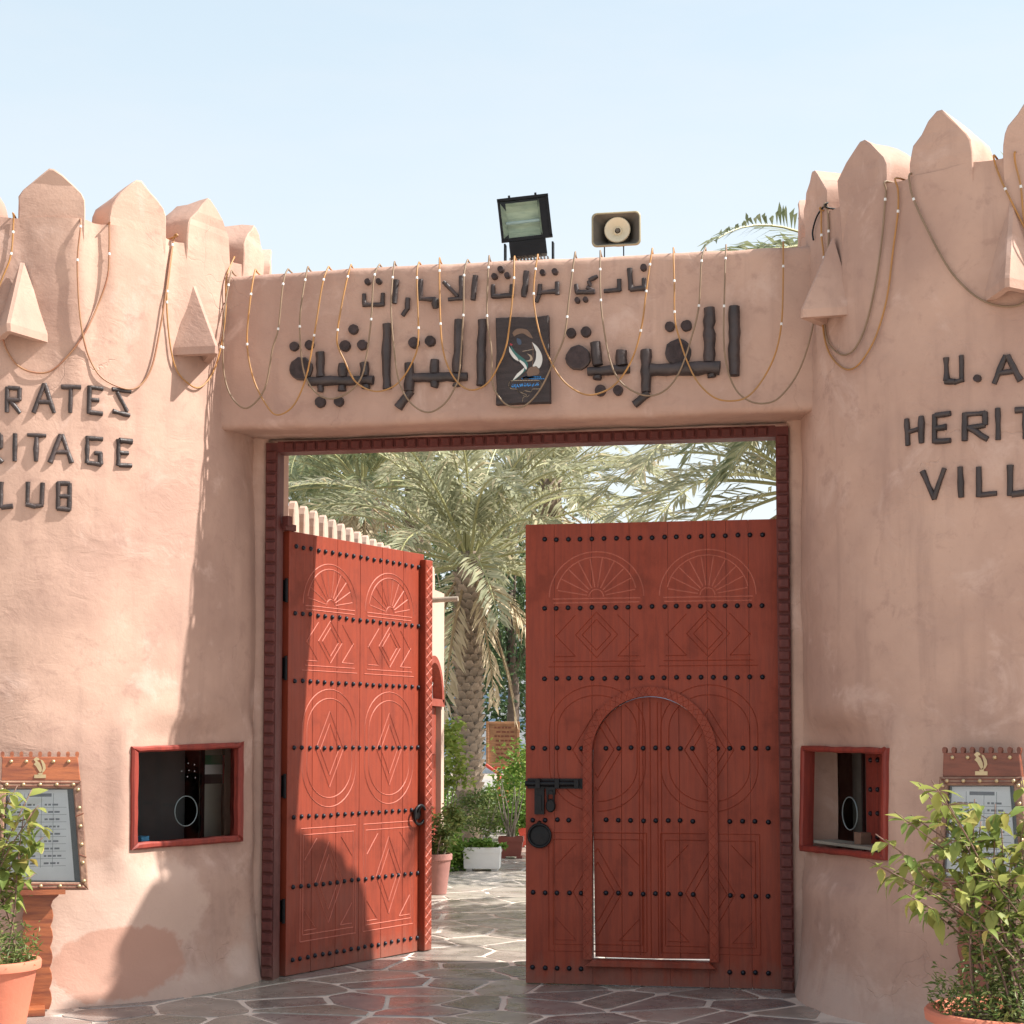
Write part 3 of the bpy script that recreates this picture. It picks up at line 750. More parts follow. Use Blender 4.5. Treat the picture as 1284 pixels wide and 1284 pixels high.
m = MB(); m.prism([(wl-.05, wz0-.045), (wr+.05, wz0-.045), (wr-.0, wz0-.002), (wl+.0, wz0-.002)], O, AX, AZ, NF, .0005, .055, bev=.005); m.build('wicket_sill', M_DOOR, rl)
def xr(px, y): return on_y(px, y, YF).x
for ri, z in enumerate(RZ):
    y0 = (677, 763, 851, 938, 1028, 1119, 1213)[ri]
    xa, xb = xr(683 if ri < 3 else 668, y0), xr(956 if ri < 3 else 963, y0)
    n = 19 if ri < 3 else 20
    for i in range(n):
        x = xa+(xb-xa)*i/(n-1)+random.uniform(-.003, .003); zz = z+random.uniform(-.003, .003)
        if abs(x-wcx) < whw+FB+.012 and zz < archz(x, whw+FB, wzt+FB)+.01:
            if ri < 6 and abs(x-wcx) < whw-.03: put('stud', studm, wk, V((x, YW, zz))-offs(wk), (R_(90), 0, 0))
            elif ri == 6 and False: pass
            continue
        put('stud', studm, rl, V((x, YF, zz))-offs(rl), (R_(90), 0, 0))
def P_(x, y, d=0): q = on_y(x, y, YF); q.y = YF-d; return q
m = MB(); a, b = P_(662, 976), P_(731, 989)
m.box(((a.x+b.x)/2, YF-.012, (a.z+b.z)/2), (b.x-a.x, .022, a.z-b.z)); lock = m.build('bolt_plate', M_BLACK, rl)
m = MB(); m.tube([(a.x-.012, YF-.036, (a.z+b.z)/2), (b.x-.03, YF-.036, (a.z+b.z)/2)], .019, 10)
for t in (.2, .55, .9): x = a.x+(b.x-a.x)*t; m.box((x, YF-.038, (a.z+b.z)/2), (.03, .048, .062))
m.build('bolt', M_BLACK, lock, 40)
m = MB(); a, b = P_(671, 985), P_(683, 1021); m.box(((a.x+b.x)/2, YF-.016, (a.z+b.z)/2), (b.x-a.x, .03, a.z-b.z)); m.box(((a.x+b.x)/2, YF-.036, (a.z+b.z)/2-.02), (.03, .012, .10)); m.build('hasp', M_BLACK, rl)
m = MB(); c = P_(691.5, 1010, .035)
m.prism([(.034*math.cos(t)*(1 if math.sin(t) < 0 else .95), .045*math.sin(t)) for t in [2*math.pi*i/18 for i in range(18)]], c, AX, AZ, NF, -.016, .016, bev=.006)
m.tube([c+V((-.02, 0, .03)), c+V((-.022, 0, .075)), c+V((-.012, 0, .10)), c+V((.012, 0, .10)), c+V((.022, 0, .075)), c+V((.02, 0, .03))], .008, 6)
m.box(c+V((0, .01, .10)), (.06, .03, .05)); m.build('padlock', M_BLACK, rl, 40)
m = MB(); c = P_(676.5, 1047); rx = Matrix.Rotation(R_(90), 3, 'X')
m.lathe([(.082, 0), (.082, .012), (.074, .018), (.07, .013), (.03, .016), (.0, .017)], c=c, n=28, rot=rx); kn = m.build('knocker_plate', M_BLACK, rl, 40)
m = MB(); m.tube(ring_pts(c+V((.004, -.026, -.004)), .076, 28, AX, AZ), .009, 8); m.tube([c+V((0, 0, .085)), c+V((0, -.035, .078))], .014, 8); m.build('ring', M_BLACK, kn, 60)
# ------------------------------------------------------------------ log lettering
def log(m, p, q, n, r, sink=.35):
    """a peeled log laid on a wall: p, q are its ends on the surface, n the way the wall faces"""
    rr = random.Random(int(abs(p.x*977+q.z*313+p.z*71)*100)); a = p+n*(r*(1-sink)); b = q+n*(r*(1-sink))
    d = b-a; L = max(2, int(d.length/.05)+1); pts = []; rad = []
    ph = rr.uniform(0, 9)
    for i in range(L+1):
        t = i/L; P = a+d*t
        w = V((noise.noise(V((ph, t*4, 0))), noise.noise(V((ph, t*4, 5))), noise.noise(V((ph, t*4, 9)))))*r*.22
        pts.append(P+w); rad.append(r*(1+.26*noise.noise(V((ph+3, t*7, 1)))+(.16 if rr.random() < .12 else 0)))
    k = 9; m.tube(pts, rad, k, 0, cap=False)
    b0 = len(m.v)-k*(L+1)
    for (s, e) in ((b0, -1), (b0+k*L, 1)):
        c = sum((m.v[s+i] for i in range(k)), V((0, 0, 0)))/k + d.normalized()*e*r*.12
        m.v.append(c); ci = len(m.v)-1
        for i in range(k): m.f.append((ci, s+i, s+(i+1) % k) if e > 0 else (ci, s+(i+1) % k, s+i)); m.m.append(1)
def disc(m, p, n, r, dep=.035):
    """a log set end-on into the wall"""
    x = n.orthogonal().normalized(); y = n.cross(x); k = 18 if r > .03 else 12; rr = random.Random(int(r*9999+p.x*777))
    j = [1+rr.uniform(-.05, .05) for _ in range(k)]; vs = []
    for (f, h) in ((1, -.01), (1, dep-.006), (.9, dep)):
        vs += [p+(x*math.cos(2*math.pi*i/k)+y*math.sin(2*math.pi*i/k))*r*f*j[i]+n*h for i in range(k)]
    m.add(vs, [(l*k+i, l*k+(i+1) % k, (l+1)*k+(i+1) % k, (l+1)*k+i) for l in range(2) for i in range(k)], 0)
    m.add([vs[2*k+i] for i in range(k)], [tuple(range(k))], 1)
LM = [M_LOG, M_LOGEND]
def log_obj(parent, p, q, n, r): m = MB(); log(m, p, q, n, r); return m.build('log', LM, parent, smooth=60)
def disc_obj(parent, p, n, r): m = MB(); disc(m, p, n, r); return m.build('log_end', LM, parent, smooth=40)
# Arabic lines on the beam: strokes (x1, y1, x2, y2, width) and dots (x, y, radius), by word
c2 = lambda x, y: (340+x/4.0125, 310+y/4.0125); c3 = lambda x, y: (640+x/3.132, 230+y/3.132)
LINE1 = [(c3, 3.132, [[(468,335,474,420,20),(470,417,530,412,18),(525,375,527,420,18),(524,333,13),(368,424,432,420,18),(428,378,428,424,18),(258,397,263,432,16),(258,430,332,426,18),(330,424,300,408,14),(306,384,316,405,14),(308,382,343,366,16),(264,461,11),(296,458,10)],
                    [(185,388,185,438,18),(120,428,190,426,18),(118,398,114,440,20),(114,440,102,468,18),(128,352,11),(176,349,12),(66,348,55,448,23)]]),
         (c2, 4.0125, [[(1118,190,1118,255,20),(1115,248,1222,246,24),(1212,190,1210,250,22),(1125,150,15),(1157,115,16),(1190,145,15)],
                     [(1030,145,1018,268,28),(960,148,958,268,28),(868,175,940,250,20),(893,264,965,258,22),(755,165,750,270,26),(755,262,830,264,22),(828,264,830,312,36),(690,258,686,315,24),(686,312,662,346,22),(632,168,622,285,28),
                      (468,235,472,300,22),(470,292,572,290,22),(563,232,562,295,22),(489,177,16),(545,175,15)]])]
LINE2 = [(c3, 3.132, [[(880,487,880,758,42),(782,492,782,704,42),(790,752,792,764,34),(553,733,826,727,48),(660,665,50),(627,565,19),(692,562,21),(535,658,535,822,38),(543,824,488,872,32),
                     (303,742,470,732,36),(438,660,438,716,40),(335,627,345,716,40),(343,758,343,772,34),(267,687,47),(240,590,19),(298,586,20),(355,815,21),(424,815,19)]]),
         (c2, 4.0125, [[(1065,368,1058,700,46),(950,372,940,636,46),(935,690,935,704,38),(712,660,990,655,46),(826,568,824,638,46),(825,682,825,708,42),(720,483,27),(803,475,26),(700,590,700,726,48),(704,722,640,812,44),(585,390,585,715,42),
                      (472,582,475,650,44),(364,588,364,655,42),(250,530,252,655,42),(195,678,518,672,48),(252,702,252,730,34),(360,700,360,726,38),(480,694,480,714,38),(155,615,59),(120,503,24),(197,495,24),(252,783,28),(345,780,25),(417,417,25),(375,500,28),(462,495,26)]])]
NB = V((0, -1, 0)); YB = -.497
def arabic(data, label):
    a = data[0]; root = empty('log_inscription', on_y(*a[0](*((a[2][0][0][:2]))), YB-.003), label, 'lettering', 'log lettering on the beam')
    for fn, sc, words in data:
        for w_ in words:
            e = sub_empty('word', root)
            for s in w_:
                if len(s) == 3:
                    P = on_y(*fn(s[0], s[1]), YB); disc_obj(e, P, NB, s[2]/sc*11.2/F_PX)
                else:
                    p, q = on_y(*fn(s[0], s[1]), YB), on_y(*fn(s[2], s[3]), YB); log_obj(e, p, q, NB, s[4]/2/sc*11.2/F_PX)
arabic(LINE1, 'upper line of small Arabic log lettering along the beam')
arabic(LINE2, 'lower line of large Arabic log lettering either side of the plaque')
# Latin lettering on the towers
GL = {'R': [(0,0,0,1),(0,.95,.85,.95),(.85,.95,.85,.5),(0,.48,.85,.5),(.2,.46,.95,0)], 'A': [(0,0,.48,1),(.52,1,1,0),(.2,.36,.8,.36)], 'T': [(0,.96,1,.96),(.5,.9,.5,0)],
      'E': [(.05,0,.05,1),(.1,.95,1,.95),(.1,.5,.75,.5),(.1,.04,1,.04)], 'S': [(0,.93,1,.93),(.25,.85,.8,.15),(.05,.1,.95,.02)], 'H': [(.1,0,.05,1),(.9,.05,.9,1),(.15,.5,.85,.55)],
      'I': [(.5,0,.5,1)], 'G': [(.05,0,.05,1),(0,.97,1,.93),(.05,.04,.9,.0),(.85,.0,.85,.42),(.5,.42,.95,.42)], 'C': [(.05,0,.05,1),(.05,.95,.9,.95),(.05,.04,.9,.04)],
      'L': [(.1,0,.1,1),(.15,.04,1,.08)], 'U': [(.1,.1,.1,1),(.9,.1,.9,1),(0,.06,.55,.0),(.5,0,1,.06)], 'B': [(.05,0,.05,1),(0,.97,.95,.97),(.1,.5,.95,.5),(0,.03,.95,.03),(.93,0,.93,1)],
      'V': [(0,1,.5,0),(.48,0,1,1)], 'M': [(.05,0,.05,1),(.05,1,.5,.4),(.5,.4,.95,1),(.95,1,.95,0)], '.': None}
def latin(C, line, label, group, rr):
    root = None
    for ch, x0, x1, y0, y1 in line:
        a = on_tower(x0, y1, C); b = on_tower(x1, y0, C)
        th0, th1, z0, z1 = a[2], b[2], a[3], b[3]
        if root is None: root = empty('log_inscription', a[0], label, 'lettering', group)
        e = sub_empty('letter', root)
        def pt(u, v): return tsurf(C, th0+(th1-th0)*u, z0+(z1-z0)*v, -.004)
        if ch == '.': P, n = pt(.5, .15); disc_obj(e, P, n, .022); continue
        for (u0, v0, u1, v1) in GL[ch]:
            j = lambda: random.uniform(-.02, .02)
            p, n1 = pt(u0+j(), v0+j()); q, n2 = pt(u1+j(), v1+j()); log_obj(e, p, q, (n1+n2).normalized(), rr*random.uniform(.9, 1.1))
def extra(C, line, word, step, wd, before=True):
    """letters of the same words that run on round the tower"""
    return line
k5 = lambda L: [(c, x0/3.567, x1/3.567, 460+y0/3.567, 460+y1/3.567) for c, x0, x1, y0, y1 in L]
k6 = lambda L: [(c, 1120+x0/6.116, 1120+x1/6.116, 430+y0/6.116, 430+y1/6.116) for c, x0, x1, y0, y1 in L]
latin(CL, k5([('E',-385,-318,60,180),('M',-285,-205,65,185),('I',-170,-100,70,190),('R',32,98,92,205),('A',150,245,80,204),('T',272,362,88,206),('E',395,460,93,208),('S',500,585,105,210)]), 'top line of log letters ending RATES on the sunlit tower', 'log lettering on the left tower', .0145)
latin(CL, k5([('H',-330,-270,285,405),('E',-220,-150,290,410),('R',-60,18,298,426),('I',40,95,300,422),('T',118,205,305,422),('A',225,322,305,428),('G',385,460,318,432),('E',525,590,328,442)]), 'middle line of log letters ending RITAGE on the sunlit tower', 'log lettering on the left tower', .0145)
latin(CL, k5([('C',-110,-40,510,622),('L',-2,60,518,632),('U',115,198,518,624),('B',255,315,520,638)]), 'bottom line of log letters ending LUB on the sunlit tower', 'log lettering on the left tower', .0145)
latin(CR, k6([('U',400,540,95,310),('.',620,680,95,310),('A',775,970,85,312),('.',1060,1110,80,310),('E',1180,1330,75,305)]), 'top line of dark log letters beginning U.A on the shaded tower', 'log lettering on the right tower', .0165)
latin(CR, k6([('H',105,235,560,795),('E',315,448,535,772),('R',555,735,520,755),('I',760,850,500,745),('T',935,1090,495,740),('A',1150,1340,490,735)]), 'middle line of dark log letters beginning HERIT on the shaded tower', 'log lettering on the right tower', .0165)
latin(CR, k6([('V',235,395,965,1205),('I',480,565,948,1190),('L',645,795,942,1180),('L',885,1040,932,1172),('A',1110,1290,930,1165)]), 'bottom line of dark log letters beginning VILL on the shaded tower', 'log lettering on the right tower', .0165)
# ------------------------------------------------------------------ emblem plaque
pq = [on_y(x, y, YB-.02) for x, y in ((623, 509), (691, 506), (689, 397), (623, 400))]
plq = empty('emblem_plaque', (pq[0]+pq[1])/2, 'dark wooden plaque with a painted club emblem in the middle of the beam', 'plaque')
m = MB(); o = pq[0]; poly = []
for i in range(4):
    for t in (0, .2, .4, .6, .8):
        p = pq[i].lerp(pq[(i+1) % 4], t)-o; poly.append((p.x+random.uniform(-.004, .004), p.z+random.uniform(-.004, .004)))
m.prism(poly, o, AX, AZ, NF, -.03, .03, bev=.006); m.build('board', M_PLAQUE, plq)
ke = lambda x, y: (620+x/9.175, 380+y/9.175)
YE = YB-.0515
def flat(name, pts, mat, lift=0, parent=plq, th=.0015):
    P = [on_y(*ke(x, y), YE) for x, y in pts]; pl = [(p.x-o.x, p.z-o.z) for p in P]
    A = sum(pl[i-1][0]*pl[i][1]-pl[i][0]*pl[i-1][1] for i in range(len(pl)))
    if A < 0: pl.reverse()
    m = MB(); m.prism(pl, V((o.x, YE, o.z)), AX, AZ, NF, -.003, .0005+lift); return m.build(name, mat, parent)
def ribbon(name, pts, wid, mat, lift=0):
    P = [on_y(*ke(x, y), YE-lift) for x, y in pts]; m = MB()
    for a, b in zip(P, P[1:]):
        d = (b-a); d.normalize(); s = V((-d.z, 0, d.x))*wid/2; e = d*wid*.3
        m.add([a-s-e, b-s+e, b+s+e, a+s-e], [(0, 1, 2, 3)])
    return m.build(name, mat, plq)
E_W = flatcol('emblem_white', (.62, .60, .56)); E_G = flatcol('emblem_green', (.035, .13, .115)); E_B = flatcol('emblem_blue', (.05, .26, .62)); E_R = flatcol('emblem_red', (.35, .04, .05))
E_BR = flatcol('emblem_brown', (.17, .10, .065)); E_K = flatcol('emblem_black', (.012, .012, .016)); E_BG = flatcol('emblem_beige', (.36, .27, .19))
cm_ = lambda pts: [(p.x, p.y) for p in catmull([V((x, y, 0)) for x, y in pts], 5)]
flat('ribbon_green', cm_([(185,480),(240,560),(300,610),(360,660),(385,710),(370,760),(300,830),(235,885),(215,888),(290,800),(345,735),(330,690),(270,640),(200,560)]), E_G)
flat('ribbon_white', cm_([(168,495),(215,570),(270,640),(275,668),(215,630),(170,560)]), E_W, .0012)
flat('ribbon_white', cm_([(290,650),(345,690),(372,740),(362,765),(330,720),(285,670)]), E_W, .0012)
flat('ribbon_white', cm_([(345,742),(330,790),(270,850),(213,886),(260,815)]), E_W, .0012)
ribbon('ribbon_black', cm_([(158,575),(200,640),(260,685),(300,690)]), .004, E_K)
flat('ribbon_red', [(180,460),(212,478),(195,492),(178,482)], E_R, .0012)
flat('sail', cm_([(432,448),(500,510),(545,600),(548,680),(515,750),(480,725),(440,728),(475,650),(480,560)]), E_W)
flat('crescent', cm_([(372,580),(420,600),(438,640),(415,668),(358,668),(400,655),(412,630),(395,600)]), E_BG)
flat('head_shape', cm_([(205,345),(250,300),(330,295),(390,320),(440,405),(380,380),(330,350),(270,360),(225,385)]), E_BR)
flat('beak_shape', cm_([(255,400),(300,420),(310,470),(280,480),(258,450)]), flatcol('emblem_slate', (.05, .07, .11)))
flat('hull_shape', cm_([(370,800),(400,745),(470,730),(515,770),(505,820),(440,835),(385,840)]), E_BR)
ribbon('mast_line', [(325,555),(380,545),(450,530)], .004, E_BG); ribbon('mast_line', [(432,450),(445,560),(440,720)], .004, E_BR)
ribbon('wave', cm_([(320,868),(360,850),(400,858),(450,848),(530,852)]), .011, E_B); ribbon('wave', cm_([(400,868),(460,872),(570,870)]), .006, E_B)
ribbon('cartouche', cm_([(165,940),(175,905),(215,892),(350,890),(500,890),(535,915),(538,950),(520,985),(440,990),(420,1020),(350,1010),(320,1025),(270,1020),(255,992),(195,985),(168,960),(165,940)]), .005, E_BG)
ribbon('scroll', cm_([(270,1020),(330,1040),(370,1060),(330,1090),(325,1130)]), .004, E_BG); ribbon('scroll', cm_([(330,1060),(370,1080),(400,1060)]), .003, E_BG)
m = MB()                                                           # the club's name again, small and blue in the cartouche
for fn, sc, words in LINE1:
    for w_ in words:
        for s in w_:
            u = lambda x, y: (200+(fn(x, y)[0]-455)/(812-455)*310, 915+(fn(x, y)[1]-335)/60*62)
            if len(s) == 3: a = on_y(*ke(*u(s[0]-8, s[1])), YE-.001); b = on_y(*ke(*u(s[0]+8, s[1])), YE-.001)
            else: a = on_y(*ke(*u(s[0], s[1])), YE-.001); b = on_y(*ke(*u(s[2], s[3])), YE-.001)
            d = b-a
            if d.length < 1e-5: continue
            d.normalize(); q = V((-d.z, 0, d.x))*.0026; m.add([a-q, b-q, b+q, a+q], [(0, 1, 2, 3)])
m.build('cartouche_lettering', E_B, plq)
# ------------------------------------------------------------------ rope lights
clipm = MB().lathe([(0, -.009), (.0072, -.008), (.0084, 0), (.0072, .008), (0, .009)], n=8).mesh('clip', M_WHITE, smooth=40)
def rope(pts3, label, mat, clips, group, r=.0058, k=5):
    c = catmull(pts3, k); root = empty('rope_light', c[0], label, 'rope light', group)
    m = MB(); m.tube(c, r, 6); m.build('rope', mat, root, smooth=180)
    for (P, d) in clips: put('clip', clipm, root, P-root.location, d.to_track_quat('Z', 'Y').to_euler())
def near_dir(pts, P):
    i = min(range(len(pts)), key=lambda j: (pts[j]-P).length); a, b = pts[max(i-1, 0)], pts[min(i+1, len(pts)-1)]
    return (b-a).normalized()
BL = [  # beam loops in photograph pixels, then clip heights
 ([(288,343),(284,390),(283,430),(284,470),(294,500),(313,514),(335,490),(345,440),(352,415),(357,358),(359,343)], [(287,362),(278+2,437),(352,415),(357,358)], 2, 'hanging at the far left end'),
 ([(318,344),(316,380),(313,434),(322,480),(340,514),(353,522),(372,509),(387,474),(397,423),(406,360),(410,340)], [(318,374),(314,434),(397,423),(408,352)], 1, 'second from the left end, below the lower line'),
 ([(384,339),(380,380),(379,412),(381,450),(387,477),(402,497),(420,502),(440,494),(455,477),(462,450),(468,403),(470,352),(474,334)], [(384,356),(379,412),(468,403),(471,348)], 2, 'crossing the leftmost large letters'),
 ([(438,336),(432,375),(426,416),(426,435),(435,455),(447,479),(465,491),(482,492),(502,482),(519,457),(527,427),(524,350),(524,331)], [(438,350),(426,416),(527,417),(523,348)], 1, 'hooked left of the small line'),
 ([(493,334),(492,385),(497,445),(504,484),(519,509),(539,519),(559,509),(572,489),(578,469),(583,398),(583,347),(585,327)], [(492,349),(583,399),(583,347)], 2, 'dipping lowest left of the plaque'),
 ([(550,330),(554,408),(559,447),(569,472),(582,487),(597,491),(614,482),(627,460),(638,430),(645,360),(644,325)], [(550,346),(555,409),(645,349)], 1, 'ending on the plaque top left'),
 ([(612,326),(612,398),(618,440),(619,480),(627,499),(640,511),(659,511),(678,492),(694,460),(709,425),(714,380),(720,323)], [(611,335),(612,398),(713,403),(718,337)], 2, 'slung round the foot of the plaque'),
 ([(673,323),(670,370),(677,415),(691,453),(710,482),(736,497),(761,492),(780,476),(796,447),(806,409),(811,367),(817,326)], [(673,338),(670,371),(805,418),(811,370),(816,330)], 1, 'starting over the plaque and swinging right'),
 ([(752,318),(754,378),(760,425),(768,460),(780,482),(800,495),(819,498),(838,489),(854,466),(868,425),(877,386),(880,329),(884,312)], [(755,334),(754,378),(877,386),(880,329)], 2, 'starting under the loudspeaker'),
 ([(844,315),(846,354),(847,402),(854,431),(863,457),(876,482),(895,500),(915,505),(937,500),(956,479),(972,447),(980,409),(982,358),(982,307)], [(846,357),(846,396),(980,405),(981,330)], 1, 'crossing the tall right letters'),
 ([(910,308),(909,358),(908,428),(913,466),(924,492),(940,505),(959,508),(978,500),(1001,469),(1017,422),(1025,367),(1029,310)], [(909,328),(909,381),(1026,366)], 2, 'at the far right end by the shaded tower')]
for pts, cl, mt, where in BL:
    P = [on_y(x, y, YB-.03) for x, y in pts]
    for i, p in enumerate(P):                                       # the loops lie over the logs they cross
        p.y -= .050*min(1, 2.2*math.sin(math.pi*i/(len(P)-1)))+random.uniform(0, .008)
    for e in (0, -1):                                               # both ends go over the top of the beam
        q = P[e].copy(); q.z = BZ1+.012; q.y = YB+.06; u = P[e].copy(); u.z = BZ1+.004; u.y = YB-.005
        b = P[e].copy(); b.z = BZ1+.012; b.y = YB+.35
        ext = [b, q, u] if e == 0 else [u, q, b]
        P = ext+P[1:] if e == 0 else P[:-1]+ext
    C_ = catmull(P, 5)
    cp = []
    for (x, y) in cl:
        a = on_y(x, y, YB-.03); j = min(range(len(C_)), key=lambda i: (C_[i].x-a.x)**2+(C_[i].z-a.z)**2); cp.append((C_[j], near_dir(C_, a)))
    rope(P, 'rope light loop on the beam, '+where, M_CAMB if mt == 1 else M_CGRY, cp, 'rope lights draped over the beam')
def trope(C, pts, cl, mat, label, over=(True, True), group='rope lights hung on the towers'):
    P = [on_tower(x, y, C, .018)[0] for x, y in pts]
    for e, f in ((0, over[0]), (-1, over[1])):
        if not f: continue
        n = V((P[e].x-C.x, P[e].y-C.y, 0)).normalized(); u = C+n*1.62+V((0, 0, 4.965)); b = C+n*1.35+V((0, 0, 4.965))
        s = V((P[e].x, P[e].y, 0))-C-n*(V((P[e].x, P[e].y, 0))-C).dot(n)
        P = [b, u]+P if e == 0 else P+[u, b]
    C_ = catmull(P, 5); cp = []
    for (x, y) in cl:
        a = on_tower(x, y, C, .02)[0]; j = min(range(len(C_)), key=lambda i: (C_[i]-a).length); cp.append((C_[j], near_dir(C_, a)))
    rope(P, label, mat, cp, group)
trope(CL, [(17,276),(14,318),(4,346),(-20,400),(-60,430),(-100,410),(-125,340),(-130,290)], [(17,287),(13,318)], M_CAMB, 'rope light hanging at the left edge of the sunlit tower')
trope(CL, [(-60,290),(-30,360),(0,416),(8,438),(22,458),(42,467),(64,465),(87,444),(107,416),(123,382),(135,346),(137,312),(137,283)], [(137,316)], M_CRED, 'red brown rope light looped below the left drip hood')
trope(CL, [(101,284),(97,326),(99,382),(104,421),(112,449),(126,472),(146,484),(165,488),(179,480),(191,458),(200,416),(207,374),(214,320),(219,296)], [(101,286),(98,322),(215,309)], M_CRED, 'rope light loop reaching down to the letter S on the sunlit tower')
trope(CL, [(218,298),(212,346),(209,379),(213,430),(221,463),(235,480),(250,486),(266,469),(277,435),(283,390),(284,348),(294,322)], [(210,364),(209,376),(277,437)], M_CAMB, 'rope light looped round the drip hood next to the beam', (True, False))
trope(CR, [(1020,301),(1019,290),(1024,272),(1032,260),(1038,254)], [], M_BLACK, 'short black cable arching up beside the leftmost merlon of the shaded tower', (False, True))
trope(CR, [(1030,262),(1030,295),(1033,323),(1033,368),(1032,410),(1039,441),(1053,459),(1067,463),(1081,452),(1098,422),(1112,374),(1120,312),(1126,265),(1126,238)], [(1030,295),(1033,323),(1033,368),(1127,266)], M_CAMB, 'outer amber rope light round the left drip hood of the shaded tower')
trope(CR, [(1037,256),(1039,290),(1037,354),(1034,400),(1037,425),(1045,438),(1058,445),(1072,437),(1086,407),(1098,354),(1106,298),(1110,250),(1111,238)], [(1039,288),(1110,250)], M_CGRY, 'inner faded rope light round the left drip hood of the shaded tower')
trope(CR, [(1141,232),(1148,256),(1168,298),(1190,337),(1213,363),(1235,378),(1260,384),(1284,379),(1310,350),(1330,290),(1340,215)], [(1145,249)], M_CGRY, 'rope light sagging under the right drip hood of the shaded tower')
trope(CR, [(1248,206),(1255,225),(1263,242),(1284,284),(1310,330),(1340,345),(1365,320),(1380,260)], [(1260,236)], M_CAMB, 'amber rope light crossing the right drip hood of the shaded tower')
trope(CR, [(1273,204),(1280,234),(1284,275),(1296,330),(1320,370),(1345,365)], [(1279,232)], M_CAMB, 'amber rope light at the right edge of the shaded tower', (True, False))
# ------------------------------------------------------------------ floodlight and loudspeaker on the beam
fc = on_y(658, 274, -.20)
fl = empty('floodlight', V((fc.x, -.18, BZ1)), 'black floodlight with a greenish glass face on top of the beam', 'floodlight')
ry = Matrix.Rotation(R_(-6.5), 3, 'Y') @ Matrix.Rotation(R_(9), 3, 'Z') @ Matrix.Rotation(R_(7), 3, 'X')
ax, ay, az = ry @ V((1, 0, 0)), ry @ V((0, 1, 0)), ry @ V((0, 0, 1))
W2, H2 = .165, .138
m = MB()
def fp(x, y, z): return fc+ax*x+ay*y+az*z
prf = [(-.0, 1), (.06, .98), (.13, .72), (.17, .5)]
vs = []; fs = []
for d, s in prf: vs += [fp(x*W2*s, d, z*H2*s) for x, z in ((-1,-1),(1,-1),(1,1),(-1,1))]
for l in range(3): fs += [(l*4+i, (l+1)*4+i, (l+1)*4+(i+1) % 4, l*4+(i+1) % 4) for i in range(4)]
fs.append((15, 14, 13, 12)); m.add(vs, fs); m.build('housing', M_BLACK, fl)
m = MB()
for (x, z, w_, h_) in ((0, H2, 2*W2+.02, .018), (0, -H2, 2*W2+.02, .018), (-W2, 0, .018, 2*H2), (W2, 0, .018, 2*H2)): m.box(fp(x, -.008, z), (w_, .026, h_), ry)
m.box(fp(W2-.03, -.004, 0), (.05, .018, 2*H2-.02), ry)
for x in (-.09, .09): m.box(fp(x, -.005, H2+.015), (.015, .02, .02), ry)
m.build('rim', M_BLACK, fl)
m = MB(); m.add([fp(-W2+.008, -.004, -H2+.008), fp(W2-.055, -.004, -H2+.008), fp(W2-.055, -.004, H2-.008), fp(-W2+.008, -.004, H2-.008)], [(0, 1, 2, 3)]); m.build('glass', M_LENS, fl)
m = MB(); M_REFL = simple('reflector', (.82, .80, .66), .4, 0, .25, 9, .2, 30, stretch=(1, 1, 4), c2=(.55, .58, .48))
for i in range(7):
    g0, g1 = R_(-80+160*i/7), R_(-80+160*(i+1)/7); q = lambda g: (.10*math.cos(g), .118*math.sin(g))
    (y0, z0), (y1, z1) = q(g0), q(g1); m.add([fp(-.12, y0, z0), fp(.10, y0, z0), fp(.10, y1, z1), fp(-.12, y1, z1)], [(0, 1, 2, 3)])
for x, x2 in ((-.157, -.12), (.108, .10)): m.add([fp(x, .0, -.12), fp(x2, .08, -.08), fp(x2, .08, .08), fp(x, .0, .12)], [(0, 1, 2, 3)])
m.build('reflector', M_REFL, fl)
m = MB(); m.tube([fp(-.13, .05, -.01), fp(.10, .05, -.01)], .011, 8); m.build('lamp_tube', flatcol('lamp_tube_glass', (.72, .78, .86), .2), fl, 60)
m = MB(); m.box(fp(-.0, .03, -H2-.065), (.25, .12, .10), ry); m.build('ballast_box', M_BLACK, fl)
m = MB()
for s in (-1, 1): m.box(V((fc.x+s*.165+.02, -.14, BZ1+.10)), (.012, .05, .22))
m.box(V((fc.x+.02, -.14, BZ1+.004)), (.34, .06, .012)); m.build('bracket', M_BLACK, fl)
m = MB()
for i in range(12): m.box(V((fc.x-.11+i*.0235, -.10, BZ1+.06)), (.009, .10, .11))
m.build('cooling_fins', simple('grey_fins', (.42, .38, .36), .5, .4, .2, 10, .1), fl)
fl_c = on_y(772.5, 287, -.22)
sp = empty('horn_loudspeaker', V((fl_c.x, -.15, BZ1)), 'beige rectangular horn loudspeaker on two thin rods above the beam', 'loudspeaker')
def rrect(w_, h_, r, n=5):
    out = []
    for (cx, cz, a0) in ((w_-r, h_-r, 0), (-w_+r, h_-r, 90), (-w_+r, -h_+r, 180), (w_-r, -h_+r, 270)):
        out += [(cx+r*math.cos(R_(a0+90*i/n)), cz+r*math.sin(R_(a0+90*i/n))) for i in range(n+1)]
    return out
def loft(m, rows, c, flip=False, cap=False):
    k = len(rows[0][1]); vs = [c+V((x, y, z)) for y, row in rows for x, z in row]
    fs = [(l*k+i, l*k+(i+1) % k, (l+1)*k+(i+1) % k, (l+1)*k+i) for l in range(len(rows)-1) for i in range(k)]
    if cap: fs.append(tuple((len(rows)-1)*k+i for i in range(k)))
    m.add(vs, [tuple(reversed(f)) for f in fs] if flip else fs)
w_, h_ = .166, .117
